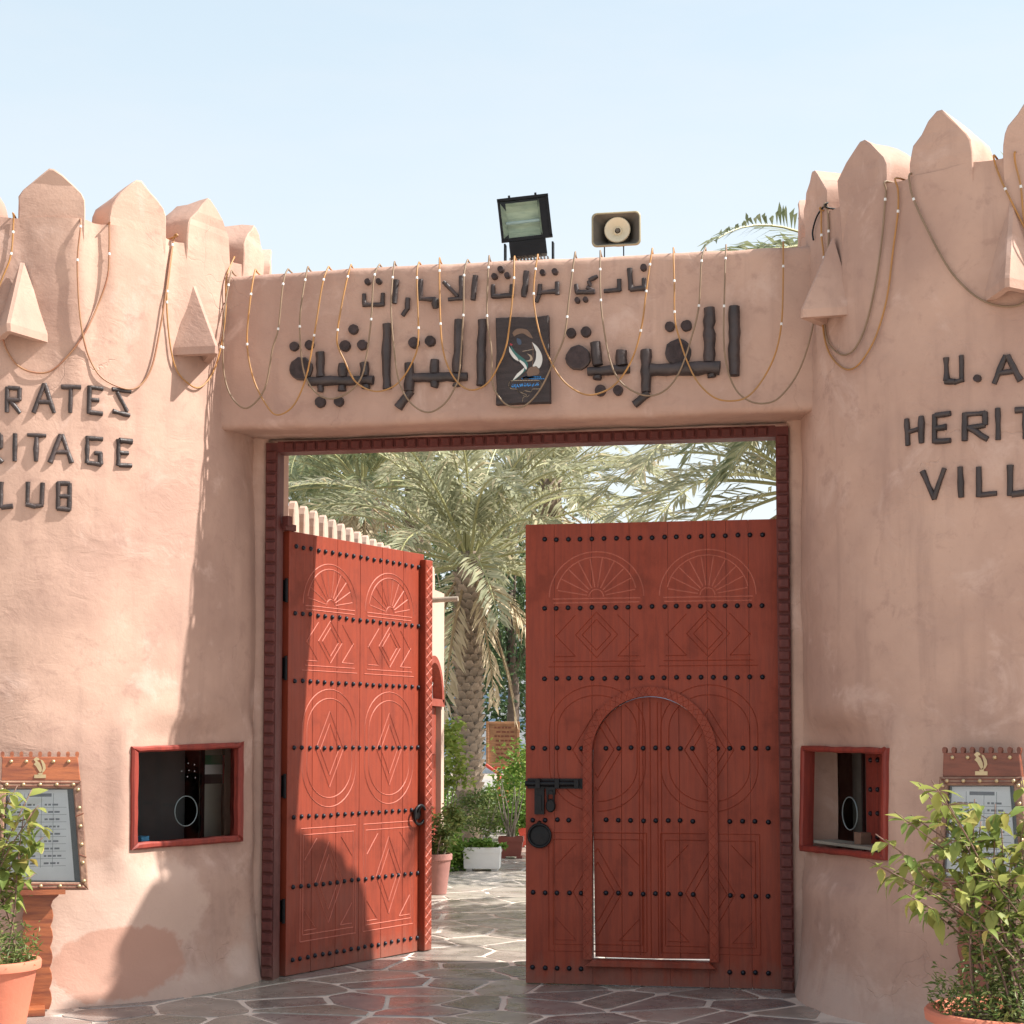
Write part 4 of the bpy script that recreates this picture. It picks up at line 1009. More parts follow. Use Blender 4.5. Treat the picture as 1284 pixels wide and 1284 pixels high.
m = MB(); loft(m, [(0, rrect(w_-.012, h_-.012, .03)), (-.006, rrect(w_-.006, h_-.006, .034)), (0, rrect(w_, h_, .036)), (.012, rrect(w_, h_, .036)), (.03, rrect(w_-.01, h_-.01, .034)), (.14, rrect(.09, .065, .03)), (.24, rrect(.05, .05, .03))], fl_c, cap=True); m.build('horn', M_HORN, sp, 40)
m = MB(); loft(m, [(.0, rrect(w_-.012, h_-.012, .03)), (.06, rrect(w_-.055, h_-.04, .03)), (.14, rrect(.075, .055, .03)), (.15, rrect(.02, .02, .01))], fl_c, True, True); m.build('horn_throat', M_HORNIN, sp, 40)
m = MB(); m.lathe([(.062, .0), (.086, -.035), (.089, -.05), (.083, -.056), (.07, -.05), (.045, -.03), (.03, -.022), (.026, -.03), (.02, -.03), (.017, -.012), (0, -.01)], c=fl_c+V((.005, .08, .003)), n=28, rot=Matrix.Rotation(R_(-90), 3, 'X') @ Matrix.Scale(1, 3)); m.build('bell', M_CREAM, sp, 60)
m = MB(); m.lathe([(.017, -.002), (.012, -.028), (0, -.03)], c=fl_c+V((.005, .062, .003)), n=14, rot=Matrix.Rotation(R_(-90), 3, 'X')); m.build('bell_centre', M_HORNIN, sp, 60)
for x in (-.085, .045):
    m = MB(); m.tube([fl_c+V((x, .05, -.09)), V((fl_c.x+x, -.17, BZ1-.01))], .0045, 6); m.build('rod', M_BLACK, sp)
m = MB(); q = on_y(593, 325, -.3); m.box(V((q.x, -.25, BZ1+.012)), (.16, .10, .04)); tag(m.build('cable_box', M_CREAM, None, loc=V((q.x, -.25, BZ1))), 'small flat beige box on the beam left of the floodlight', 'junction box')
# ------------------------------------------------------------------ ticket windows
def plane_frame(Wc):
    c = sum((q[0] for q in Wc), V((0, 0, 0)))/4; n = sum((q[1] for q in Wc), V((0, 0, 0))).normalized()
    s = V((-n.y, n.x, 0)); return c, n, s
def window(Wc, px, label, wood):
    c, n, s = plane_frame(Wc); up = V((0, 0, 1)); cz = c
    pl = [on_plane(x, y, c+n*.012, n) for x, y in px]                # tl, tr, br, bl
    q = [((p-c).dot(s), p.z-c.z) for p in pl]
    root = empty('ticket_window', c, label, 'window', 'ticket windows in the towers')
    wd = wood; inn = []
    tl, tr, br, bl = q
    itl, itr, ibr, ibl = (tl[0]+wd, tl[1]-wd*.75), (tr[0]-wd, tr[1]-wd*.75), (br[0]-wd, br[1]+wd*.8), (bl[0]+wd, bl[1]+wd*.8)
    for nm, poly in (('frame_head', [itl, itr, tr, tl]), ('frame_sill', [bl, br, ibr, ibl]), ('frame_post', [bl, ibl, itl, tl]), ('frame_post', [ibr, br, tr, itr])):
        pp = []
        for i in range(4):
            a, b = poly[i], poly[(i+1) % 4]; L = math.hypot(b[0]-a[0], b[1]-a[1]); k = max(1, int(L/.09))
            for t in range(k):
                e = .0 if t == 0 else random.uniform(-.004, .004)
                pp.append((a[0]+(b[0]-a[0])*t/k+e, a[1]+(b[1]-a[1])*t/k+e))
        m = MB(); m.prism(pp, c, s, up, n, -.055, .03, bev=.011); m.build(nm, M_WFRAME, root, smooth=30)
    return root, c, n, s, up, (itl, itr, ibr, ibl)
def pane_hole(root, c, n, s, up, inn, hc, hr, d=-.02, gm=None):
    itl, itr, ibr, ibl = inn; N_ = 40; vs = []; fs = []
    poly = [ibl, ibr, itr, itl]
    for i in range(N_):
        g = 2*math.pi*i/N_; dx, dz = math.cos(g), math.sin(g); best = 1e9
        for k in range(4):
            a, b = poly[k], poly[(k+1) % 4]; ex, ez = b[0]-a[0], b[1]-a[1]; den = dx*ez-dz*ex
            if abs(den) < 1e-9: continue
            t = ((a[0]-hc[0])*ez-(a[1]-hc[1])*ex)/den
            u = ((a[0]-hc[0])*dz-(a[1]-hc[1])*dx)/den
            if t > 0 and -1e-6 <= u <= 1+1e-6: best = min(best, t)
        vs.append(c+s*(hc[0]+dx*best)+up*(hc[1]+dz*best)+n*d); vs.append(c+s*(hc[0]+dx*hr)+up*(hc[1]+dz*hr)+n*d)
    for i in range(N_): j = (i+1) % N_; fs.append((2*i, 2*j, 2*j+1, 2*i+1))
    m = MB(); m.add(vs, fs); pane = m.build('glass_pane', gm or M_GLASS, root)
    m = MB(); m.tube(ring_pts(c+s*hc[0]+up*hc[1]+n*(d+.002), hr, 36, s, up), .0035, 6); m.build('speaking_hole_rim', flatcol('pale_edge', (.16, .20, .20), .3), pane, 60)
wroot, c, n, s, up, inn = window(WL, [(165, 936), (305, 931), (304, 1055), (164, 1066)], 'larger ticket window on the sunlit tower with a round hole in the glass', .052)
uv = lambda x, y, d: (lambda p: ((p-c).dot(s), p.z-c.z))(on_plane(x, y, c+n*d, n))
h = uv(233, 1017, -.02); pane_hole(wroot, c, n, s, up, inn, h, .098)
def panel(x0, x1, z0, z1, d, name, mat, root, th=.02, parent_c=None):
    m = MB(); m.prism([(x0, z0), (x1, z0), (x1, z1), (x0, z1)], c, s, up, n, d-th, d); return m.build(name, mat, root)
xm = uv(252, 1000, -.34)[0]
panel(-.75, xm-.002, -.55, .45, -.50, 'booth_wall', M_DARK, wroot); panel(xm, .62, -.55, .45, -.34, 'booth_wall', M_GREYW, wroot)
panel(xm-.03, xm-.004, -.55, .45, -.30, 'booth_post', M_BLACK, wroot)
m = MB(); m.box(c-n*.24-up*.305, (.02, .02, .02)); m = MB()
a, b = inn[3], inn[2]
m.prism([(a[0]-.03, -.06), (b[0]+.03, -.06), (b[0]+.03, -.26), (a[0]-.03, -.26)], c+up*(a[1]-.035), s, n, -up, -.018, 0); m.build('counter', M_GREYW, wroot)
fl_root = empty('flag', on_plane(272, 965, c-n*.325, n), 'small green white black and red flag hung inside the ticket window', 'flag')
f0, f1 = uv(252.5, 947, -.33), uv(292, 982, -.33); fx = uv(279, 960, -.33)[0]; fh = (f0[1]-f1[1])/3
F_G = flatcol('flag_green', (.03, .15, .08)); F_W = flatcol('flag_white', (.72, .72, .69)); F_K = flatcol('flag_black', (.03, .03, .033)); F_R = flatcol('flag_red', (.62, .04, .06))
for nm, mt, x0, x1, z0, z1 in (('green_stripe', F_G, f0[0]+.01, fx, f0[1]-fh, f0[1]), ('white_stripe', F_W, f0[0]+.01, fx, f0[1]-2*fh, f0[1]-fh), ('black_stripe', F_K, f0[0]+.01, fx, f1[1], f0[1]-2*fh), ('red_band', F_R, fx, f1[0], f1[1], f0[1])):
    panel(x0, x1, z0, z1, -.33, nm, mt, fl_root, .006)
m = MB()
for x, y in ((228,967),(236,957),(237,966),(244,959),(245,975),(235,974),(244,967)):
    u_ = uv(x, y, -.018); P = c+s*u_[0]+up*u_[1]-n*.018; m.lathe([(.004, 0), (0, .001)], c=P, n=8, rot=frame_m(s, up, n).to_3x3())
m.build('speech_holes', flatcol('hole_dots', (.35, .36, .36)), wroot)
bx = uv(179, 1050, -.1)
m = MB(); m.prism([(bx[0]-.03, a[1]-.03), (bx[0]+.035, a[1]-.03), (bx[0]+.035, a[1]+.035), (bx[0]-.03, a[1]+.03)], c, s, up, n, -.15, -.075, bev=.004)
tag(m.build('tissue_box', flatcol('light_blue_card', (.10, .42, .72)), None, loc=c+up*a[1]), 'light blue box in the lower left corner of the larger ticket window', 'box')
wroot, c, n, s, up, inn = window(WR, [(1006, 935), (1113, 938), (1111, 1079), (1004, 1067)], 'smaller ticket window on the shaded tower half hidden by a shrub', .046)
pane_hole(wroot, c, n, s, up, inn, uv(1066, 1020, -.02), .10, gm=glassmat('dim_glass', (1, 1, 1), .3))
xm = uv(1086, 1000, -.30)[0]
panel(-.7, xm-.002, -.6, .5, -.42, 'booth_wall', simple('booth_grey', (.15, .145, .125), .8), wroot); panel(xm, .6, -.6, .5, -.30, 'red_leaf_reflection', M_WFRAME, wroot); panel(xm-.025, xm-.004, -.6, .5, -.28, 'booth_post', M_BLACK, wroot)  # red panel behind the glass stands in for the open leaf's reflection
for y in (953, 990, 1020, 1050):  # studs added to that stand-in reflection
    for x in (1092, 1101):
        u_ = uv(x, y, -.30); put('stud', studm, wroot, c+s*u_[0]+up*u_[1]-n*.30-wroot.location, Matrix((s, up, n)).transposed())
a, b = inn[3], inn[2]
m = MB(); m.prism([(a[0]-.03, -.06), (b[0]+.03, -.06), (b[0]+.03, -.24), (a[0]-.03, -.24)], c+up*(b[1]-.0), s, n, -up, -.018, 0); m.build('counter', M_GREYW, wroot)
u_ = uv(1078, 1052, -.13)
m = MB(); m.box(c+s*u_[0]+up*(b[1]+.055)-n*.15, (.09, .07, .075), Matrix.Rotation(math.atan2(s.y, s.x), 3, 'Z'))
tag(m.build('carton', simple('carton_card', (.22, .13, .09), .8), None, loc=c+up*b[1]-n*.15), 'small brown carton behind the glass of the smaller ticket window', 'box')
# ------------------------------------------------------------------ notice boards on carved stands
def board(dx, dy, gp, nrm, lean, label, group, crest_mat, C):
    n = V((nrm[0], nrm[1], lean)).normalized(); s = V((-n.y, n.x, 0)).normalized(); up = n.cross(s)*1
    o = gp+V((0, 0, .0)); root = empty('notice_board', gp, label, 'notice board', group)
    o = on_plane(50+dx, 1116+dy, gp+V((0, 0, .62)), n)
    k = lambda x, y: (lambda p: ((p-o).dot(s), (p-o).dot(up)))(on_plane(x+dx, y+dy, o, n))
    tlo, tro, bro, blo = k(-2, 979), k(102, 979), k(111, 1116), k(-10, 1116)
    W_ = .048
    tli, tri_, bri, bli = (tlo[0]+W_, tlo[1]-W_), (tro[0]-W_, tro[1]-W_), (bro[0]-W_, bro[1]+W_), (blo[0]+W_, blo[1]+W_)
    for poly in ([tli, tri_, tro, tlo], [blo, bro, bri, bli], [blo, bli, tli, tlo], [bri, bro, tro, tri_]):
        m = MB(); m.prism(poly, o, s, up, n, -.05, .02, bev=.007); fr = m.build('frame_rail', M_CARVED, root)
        m = MB()
        for t in (.30, .70):                                         # lighter inlay strips along the rail
            pp = [(poly[0][0]+(poly[3][0]-poly[0][0])*t, poly[0][1]+(poly[3][1]-poly[0][1])*t), (poly[1][0]+(poly[2][0]-poly[1][0])*t, poly[1][1]+(poly[2][1]-poly[1][1])*t)]
            A, B = (o+s*p[0]+up*p[1]+n*.020 for p in pp); m.tube([A, B], .0032, 5)
        m.build('moulding', M_CRESTK, fr)
    kn = MB().lathe([(.011, 0), (.012, .005), (.007, .012), (0, .013)], n=10).mesh('rosette', M_BRASS, smooth=60)
    rot = Matrix((s, up, n)).transposed()
    def rows(a, b, cnt, f):
        for i in range(cnt):
            t = (i+.5)/cnt; P = (a[0]+(b[0]-a[0])*t, a[1]+(b[1]-a[1])*t); put('rosette', kn, root, o+s*(P[0]+f[0])+up*(P[1]+f[1])+n*.019-root.location, rot)
    h = W_/2
    rows(tlo, tro, 5, (0, -h)); rows(blo, bro, 5, (0, h)); rows(tlo, blo, 6, (h, 0)); rows(tro, bro, 6, (-h, 0))
    m = MB(); m.prism([bli, bri, tri_, tli], o, s, up, n, -.05, -.035); m.build('backing', M_DARK, root)
    m = MB(); pd = .035; m.prism([(bli[0]+.01, bli[1]+.01), (bri[0]-pd, bri[1]+.01), (tri_[0]-pd, tri_[1]-.005), (tli[0]+.01, tli[1]-.005)], o, s, up, n, -.0345, -.030); pa = m.build('notice_sheet', M_PAPER, root)
    m = MB(); rr = random.Random(5)
    Z0, Z1 = bli[1]+.10, tli[1]-.06
    for i in range(9):
        z = Z0+(Z1-Z0)*i/9
        for x0, x1 in ((-.17, -.02), (.02, .12)):
            x = x0
            while x < x1-.02:
                w_ = rr.uniform(.012, .035); m.prism([(x, z), (x+w_, z), (x+w_, z+.011), (x, z+.011)], o, s, up, n, -.030, -.0295); x += w_+.008
        m.prism([(-.19, z-.012), (.15, z-.012), (.15, z-.010), (-.19, z-.010)], o, s, up, n, -.030, -.0294)
    for x in (0, .07, -.10): m.prism([(x, Z0-.02), (x+.0022, Z0-.02), (x+.0022, Z1+.03), (x, Z1+.03)], o, s, up, n, -.030, -.0293)
    m.prism([(-.08, Z1+.01), (.06, Z1+.01), (.06, Z1+.03), (-.08, Z1+.03)], o, s, up, n, -.030, -.0292)
    tag(m.build('printed_lines', M_INK, pa), kind='stuff')
    m = MB(); m.prism([bli, bri, tri_, tli], o, s, up, n, -.006, -.003); m.build('glass_pane', M_GLASS, root)
    a, b, cc, d = k(1.5, 979), k(101, 979), k(97.5, 949), k(2.5, 949)
    m = MB(); m.prism([a, b, cc, d], o, s, up, n, -.03, .008, bev=.004); cr_ = m.build('crest_board', crest_mat, root)
    m = MB()
    for i in range(9):
        t = i/8; p = (d[0]+(cc[0]-d[0])*t*.985+.003, d[1]+(cc[1]-d[1])*t)
        m.prism([(p[0]-.011, p[1]-.003)]+[(p[0]+.012*math.cos(R_(g)), p[1]+.022+.012*math.sin(R_(g))) for g in (0, 45, 90, 135, 180)][::1]+[(p[0]-.0105, p[1]+.004)][:0], o, s, up, n, -.026, .004) if False else m.prism([(p[0]-.008, p[1]-.003), (p[0]+.008, p[1]-.003), (p[0]+.012, p[1]+.016), (p[0]+.010, p[1]+.028), (p[0], p[1]+.034), (p[0]-.010, p[1]+.028), (p[0]-.012, p[1]+.016)], o, s, up, n, -.026, .004)
    m.build('crest_teeth', crest_mat, cr_)
    m = MB(); e = k(50, 963); E_ = lambda pts: [(e[0]+x*.0048, e[1]-y*.0048) for x, y in pts]
    q_ = lambda L: [((x-605)/3.527, (y-150)/3.527) for x, y in L]
    for L in ([(576,112),(588,101),(600,106),(603,114),(592,117),(586,124)], [(586,124),(592,117),(604,128),(612,146),(614,164),(606,172),(597,158),(588,142),(578,134)], [(606,112),(617,116),(628,134),(631,152),(624,166),(614,173),(618,150),(613,130)], [(597,174),(618,172),(616,180),(600,180)], [(581,180),(632,180),(632,196),(581,196)]):
        m.prism(E_(q_(L))[::-1], o, s, up, n, .008, .013)
    m.build('crest_emblem', M_BRASS, cr_)
    for x in (14, 33, 67, 86): q = k(x, 955); put('crest_stud', kn, cr_, o+s*q[0]+up*q[1]+n*.008-root.location, rot)
    # pedestal with scalloped edges, standing on the paving
    b0 = gp; hs = V((s.x, s.y, 0)).normalized(); hn = V((n.x, n.y, 0)).normalized(); zt = (o+up*blo[1]).z+.02; off_ = (o-b0).dot(hn)
    edge = []
    for i in range(25):
        t = i/24; z = .01+(zt-.01)*t; edge.append((.075+.016*abs(math.sin(t*math.pi*6))+(.03 if t > .9 else 0), z))
    poly = edge+[(-x, z) for x, z in reversed(edge)]
    m = MB(); m.prism(poly, V((b0.x, b0.y, 0))+hn*(off_-.05), hs, V((0, 0, 1)), hn, -.03, .03, bev=.003); m.build('pedestal', crest_mat, root)
    m = MB(); m.box(V((b0.x, b0.y, .02))+hn*(off_-.0), (.10, .34, .036), Matrix.Rotation(math.atan2(hs.y, hs.x), 3, 'Z')); m.build('foot', crest_mat, root)
    m = MB(); m.box(o+up*(blo[1]-.018)-n*.01, (.30, .08, .03), Matrix.Rotation(math.atan2(hs.y, hs.x), 3, 'Z')); m.build('tray', crest_mat, root)
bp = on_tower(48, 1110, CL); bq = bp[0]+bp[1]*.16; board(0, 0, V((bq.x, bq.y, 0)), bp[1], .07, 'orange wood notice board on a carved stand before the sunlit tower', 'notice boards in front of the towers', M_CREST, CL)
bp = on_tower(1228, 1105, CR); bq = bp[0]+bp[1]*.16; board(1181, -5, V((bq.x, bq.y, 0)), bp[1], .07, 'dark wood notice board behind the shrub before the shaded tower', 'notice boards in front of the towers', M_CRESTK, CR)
# ------------------------------------------------------------------ plants
def leaf_mesh(name, mat, wid=.5, cup=.10, droop=.35):
    st = [(0, .02), (.18, .62), (.42, 1.0), (.68, .78), (.88, .34), (1, .0)]
    vs = []; fs = []
    for t, w_ in st:
        z = -droop*t*t; vs += [(t, -w_*wid/2, z+cup*w_), (t, 0, z), (t, w_*wid/2, z+cup*w_)]
    for i in range(len(st)-1): b = i*3; fs += [(b, b+3, b+4, b+1), (b+1, b+4, b+5, b+2)]
    return MB().add(vs, fs).mesh(name, mat, smooth=180)
LEAFS = [leaf_mesh('leaf', M_LEAF, w_, c_, d_) for w_, c_, d_ in ((.50, .08, .30), (.58, .05, .45), (.46, .10, .15), (.52, .12, .6))]
def small_leaf(m, P, d, L, wd, nrm=None):
    d = d.normalized(); n_ = nrm if nrm is not None else V((random.uniform(-1, 1), random.uniform(-1, 1), random.uniform(.1, 1)))
    x = d.cross(n_)
    if x.length < 1e-4: x = d.orthogonal()
    x.normalize(); k = x.cross(d)
    m.add([P, P+d*L*.45+x*wd/2+k*L*.06, P+d*L-k*L*.10, P+d*L*.45-x*wd/2+k*L*.06], [(0, 1, 2), (0, 2, 3)])
def rdir(zlo=-1, zhi=1):
    g = random.uniform(0, 2*math.pi); z = random.uniform(zlo, zhi); r = math.sqrt(max(0, 1-z*z)); return V((r*math.cos(g), r*math.sin(g), z))
def pot_mesh(root, c, r, h, mat, name='pot', rim=.055):
    m = MB(); m.lathe([(0, .002), (r*.66, .002), (r*.68, .02), (r*.90, h-rim-.01), (r*.92, h-rim), (r*.99, h-rim+.006), (r*1.0, h-.012), (r*.975, h), (r*.90, h), (r*.87, h-.02), (r*.85, h-.06)], c=c, n=48)
    p = m.build(name, mat, root, smooth=45)
    m = MB(); m.lathe([(r*.86, h-.055), (r*.5, h-.035), (0, h-.03)], c=c, n=24); m.build('soil', M_SOIL, root, smooth=180); return p
def front_shrub(c, r, h, tips, label, leaves_per, small_n, mat_s=M_LEAFS, group='potted shrubs flanking the gate', lsz=.085, budget=999):
    root = empty('potted_shrub', c, label, 'potted shrub', group)
    pot_mesh(root, c, r, h, M_TERRA)
    sm = MB(); cnt = 0; fo = MB()
    def leaf(q, R3, sc):
        nonlocal cnt
        me = random.choice(LEAFS)
        if cnt < budget: put('leaf', me, root, q-root.location, R3, sc); cnt += 1
        else: fo.add([q+R3 @ (v.co*sc) for v in me.vertices], [tuple(p.vertices) for p in me.polygons])
    for ti, T in enumerate(tips):
        b = c+V((random.uniform(-.5, .5)*r, random.uniform(-.5, .5)*r, h-.05)); d = T-b
        side = V((random.uniform(-.06, .06), random.uniform(-.06, .06), 0))
        pts = [b, b+V((d.x*.15, d.y*.15, d.z*.35))+side, b+V((d.x*.45, d.y*.45, d.z*.68))+side*.6, T]
        C_ = catmull(pts, 5); L = len(C_)
        m = MB(); m.tube(C_, [.0068*(1-.62*i/(L-1)) for i in range(L)], 5)
        st = m.build('stem', M_STEM, root, smooth=180)
        for k in range(random.randint(1, 3)):                      # side twigs
            br = MB(); i = random.randint(L//2, L-3); P = C_[i]; e = rdir(-.1, .7); q = P+e*random.uniform(.07, .16); br.tube([P, P.lerp(q, .5)+V((0, 0, .008)), q], [.003, .0026, .002], 4); br.build('twig', M_STEM, st)
            for j in range(max(2, leaves_per//3)):
                g = rdir(-.75, .35); R3 = frame_m(g, g.cross(V((0, 0, 1))).normalized()*-1, g.cross(g.cross(V((0, 0, 1))).normalized()*-1)).to_3x3()
                leaf(q, R3, lsz*random.uniform(.55, .95))
        for j in range(leaves_per):                                 # drooping rosette at the shoot tip
            t = random.random()**1.6; P = C_[max(0, int((L-1)*(1-.28*t)))]
            g = rdir(-.85, .25) if j > 1 else rdir(.1, .6)
            y = V((0, 0, 1)).cross(g).normalized(); z = g.cross(y)
            R3 = frame_m(g, y, z).to_3x3() @ Matrix.Rotation(random.uniform(-.5, .5), 3, 'X')
            leaf(P+g*.01, R3, lsz*random.uniform(.65, 1.15))
        for k in range(small_n):
            i = random.randint(1, max(2, int(L*.75))); P = C_[i]+rdir()*.012; small_leaf(sm, P, rdir(-.3, .8), random.uniform(.025, .06), random.uniform(.009, .018))
    for k in range(small_n*22):                                     # weedy undergrowth spilling from the pot
        g = random.uniform(0, 6.28); q = random.random()**.5*r*.95; P = c+V((q*math.cos(g), q*math.sin(g), h-.03+abs(random.gauss(0, .10)))); small_leaf(sm, P, rdir(-.2, .9), random.uniform(.02, .055), random.uniform(.006, .014))
    tag(sm.build('undergrowth', mat_s, root), kind='stuff')
    if fo.v: tag(fo.build('foliage', M_LEAF, root, smooth=180), kind='stuff')
    return root
pc = on_z(1278, 1266, .42)
rc = V((pc.x, pc.y, 0))
tipsR = []
for x, y in ((1098,1046),(1086,1078),(1105,1088),(1128,1068),(1122,1018),(1142,1022),(1152,982),(1168,978),(1176,1000),(1190,1008),(1188,1042),(1222,1002),(1230,1030),(1248,1008),(1256,1040),(1281,975),(1279,1042),(1292,1000),(1305,1050),(1215,1062),(1164,1072),(1266,1088),(1240,1098),(1190,1108),(1222,1125),(1272,1150),(1135,1120),(1160,1135),(1290,1120)):
    dd = (rc-CAM).dot(FWD)+random.uniform(-.30, .25); tipsR.append(at(x, y, dd))
front_shrub(rc, .42, .42, tipsR, 'large leggy shrub in a terracotta pot at the right edge of the forecourt', 10, 90, budget=295, lsz=.097)
pc = on_z(-12, 1203, .43); lc_ = V((pc.x, pc.y, 0)); tipsL = []
for x, y in ((22,985),(40,990),(48,1010),(30,1020),(5,1000),(12,1045),(28,1060),(44,1095),(-15,990),(-40,1010),(-60,1050),(-30,1060),(10,1085),(54,1050)):
    dd = (lc_-CAM).dot(FWD)+random.uniform(-.2, .2); tipsL.append(at(x, y, dd))
front_shrub(lc_, .275, .43, tipsL, 'tall yellow green shrub in a terracotta pot at the left edge of the forecourt', 10, 60, budget=230, lsz=.11)
# ------------------------------------------------------------------ courtyard wall with rounded pickets on the left
CWX = -2.15
def on_x(x, y, X): r = ray(x, y); return CAM + r*((X-CAM.x)/r.x)
wtop = on_x(364, 664, CWX).z; ye = on_x(557, 800, CWX).y
cw = empty('courtyard_wall', (CWX, 4, 0), 'pale courtyard wall with rounded pickets running back behind the open leaf', 'wall')
m = MB(); hs = wtop
doors = [(on_x(352, 800, CWX).y-.35, 1.0), (on_x(543, 800, CWX).y-.02, .9)]
xs_ = [0.75]
for yc, w_ in doors: xs_ += [yc-w_/2, yc+w_/2]
xs_.append(ye)
nf = V((1, 0, 0)); ay_ = V((0, 1, 0))
def slab(pl): m.prism(pl, V((CWX, 0, 0)), ay_, V((0, 0, 1)), nf, -.28, 0)
for a, b in ((xs_[0], xs_[1]), (xs_[2], xs_[3]), (xs_[4], xs_[5])):
    if b-a > .02: slab([(a, -.03), (b, -.03), (b, wtop), (a, wtop)])
for (yc, w_) in doors:
    hw = w_/2; z0 = 2.08
    arc = [(yc+hw*math.cos(math.pi*i/16), z0+hw*1.05*math.sin(math.pi*i/16)) for i in range(17)]
    slab([(yc-hw, wtop)]+list(reversed(arc))+[(yc+hw, wtop)])
tag(m.build('wall_face', M_CWALL, cw), kind='stuff')
i = 0; y = .82
while y < ye-.1:
    pf = [(-.07, 0), (.07, 0), (.068, .14), (.058, .21), (.032, .265), (0, .285), (-.032, .265), (-.058, .21), (-.068, .14)]
    m = MB(); m.prism(pf, V((CWX-.06, y, wtop+.001)), ay_, V((0, 0, 1)), nf, -.06, 0, bev=.010); m.build('picket', M_CWALL, cw); y += .285
M_FAN = simple('white_lattice', (.75, .74, .72), .6, 0, .1, 5, 0)
for (yc, w_) in doors:
    hw = w_/2; z0 = 2.08
    m = MB(); ins = [(yc+(hw-.07)*math.cos(math.pi*i/16), z0+.04+(hw-.07)*1.05*math.sin(math.pi*i/16)) for i in range(17)]
    outr = [(yc+(hw+.035)*math.cos(math.pi*i/16), z0-.03+(hw+.07)*1.05*math.sin(math.pi*i/16)) for i in range(17)]
    kk = 17; vs = [V((CWX+d, p[0], p[1])) for d, L in ((-.12, ins), (.03, ins), (.03, outr), (-.12, outr)) for p in L]
    m.add(vs, [(l*kk+i, l*kk+i+1, (l+1)*kk+i+1, (l+1)*kk+i) for l in range(3) for i in range(kk-1)]); m.box((CWX-.045, yc, z0-.0), (.15, w_+.10, .08)); fr = m.build('fanlight_frame', M_DOOR, cw)
    m = MB(); m.prism(ins+[], V((CWX, 0, 0)), ay_, V((0, 0, 1)), nf, -.10, -.08); m.build('fanlight_pane', M_FAN, fr)
    m = MB()
    for i in range(1, 6):
        g = math.pi*i/6; m.tube([V((CWX-.07, yc, z0+.05)), V((CWX-.07, yc+(hw-.09)*math.cos(g), z0+.05+(hw-.09)*math.sin(g)))], .010, 5)
    m.build('fanlight_bar', M_FAN, fr)
    for s_ in (-1, 1):
        m = MB(); m.prism([(yc+s_*hw*.5-hw*.49, .03), (yc+s_*hw*.5+hw*.49, .03), (yc+s_*hw*.5+hw*.49, z0-.045), (yc+s_*hw*.5-hw*.49, z0-.045)], V((CWX, 0, 0)), ay_, V((0, 0, 1)), nf, -.12, -.06, bev=.004); dr = m.build('side_door', M_DOOR, cw)
        m = MB()
        for q in (.25, .9, 1.5): m.prism([(yc+s_*hw*.5-hw*.36, q), (yc+s_*hw*.5+hw*.36, q), (yc+s_*hw*.5+hw*.36, q+.45), (yc+s_*hw*.5-hw*.36, q+.45)], V((CWX, 0, 0)), ay_, V((0, 0, 1)), nf, -.0595, -.045, bev=.008)
        m.build('door_panels', M_DOOR, dr)
m = MB(); p0 = on_x(545, 757, CWX); m.tube([V((CWX-.2, p0.y-.35, p0.z)), V((CWX+.34, p0.y-.35, p0.z+.02))], [.032, .028], 9); m.build('roof_pole', M_STEMG, cw, 60)
# ------------------------------------------------------------------ palms
def frond_mesh(name, L, elev, droop, nl, ll, mats, seed, ragged=.0, vee=.45):
    rr = random.Random(seed); m = MB(); pts = []; tg = []
    P = V((0, 0, 0)); a = R_(elev); S_ = 16
    for i in range(S_+1):
        pts.append(P.copy()); d = V((math.cos(a), .05*math.sin(i*.3+seed), math.sin(a))).normalized(); tg.append(d); P = P+d*(L/S_); a -= R_(droop)/S_*(.4+1.2*i/S_)
        a = max(a, R_(-88))
    m.tube(pts, [.026*(1-.85*i/S_)+.003 for i in range(S_+1)], 5, 1)
    for k in range(nl):
        t = .14+.86*(k+rr.uniform(-.3, .3))/nl
        if t > 1: continue
        f = t*S_; i = min(int(f), S_-1); P = pts[i].lerp(pts[i+1], f-i); d = tg[i]
        side = d.cross(V((0, 0, 1)))
        if side.length < .05: side = V((0, 1, 0))
        side.normalize(); up = side.cross(d)
        l = ll*(.45+.75*math.sin(math.pi*min(1, t*.92+.08)**.8))*rr.uniform(.8, 1.1)
        for s_ in (-1, 1):
            if rr.random() < ragged: continue
            e = (side*s_*rr.uniform(.8, 1.0)+d*rr.uniform(.55, 1.0)*(1+t*.6)+up*rr.uniform(vee*.4, vee*1.4)).normalized()
            w_ = rr.uniform(.018, .031); n_ = e.cross(d).normalized(); x = n_.cross(e).normalized()
            p1 = P+e*l*.55+V((0, 0, -.05*l)); p2 = P+e*l+V((0, 0, -rr.uniform(.12, .42)*l))
            m.add([P, p1+x*w_, p1-x*w_, p2], [(0, 2, 1), (1, 2, 3)], 0)
    return m.mesh(name, mats, smooth=None)
def frond_set(mats, L, ll, nl, seed, dead=False):
    if dead: return [frond_mesh('dead_frond', L*.75, e, dr, nl, ll*.8, mats, seed+i, .25, .1) for i, (e, dr) in enumerate(((-30, 55), (-55, 30), (-70, 15)))]
    return [frond_mesh('frond', L*k, e, dr, nl, ll, mats, seed+i) for i, (e, dr, k) in enumerate(((80, 60, .95), (62, 80, 1), (45, 95, 1), (28, 95, 1), (10, 85, .95), (-12, 60, .9), (70, 95, 1), (35, 70, 1.05)))]
FS = frond_set([M_PALM, M_RACH], 3.6, .56, 50, 1); FG = frond_set([M_PALMG, M_RACH], 3.8, .52, 52, 30); FD = frond_set([M_PALMD, M_RACHD], 3.0, .42, 46, 60, True)
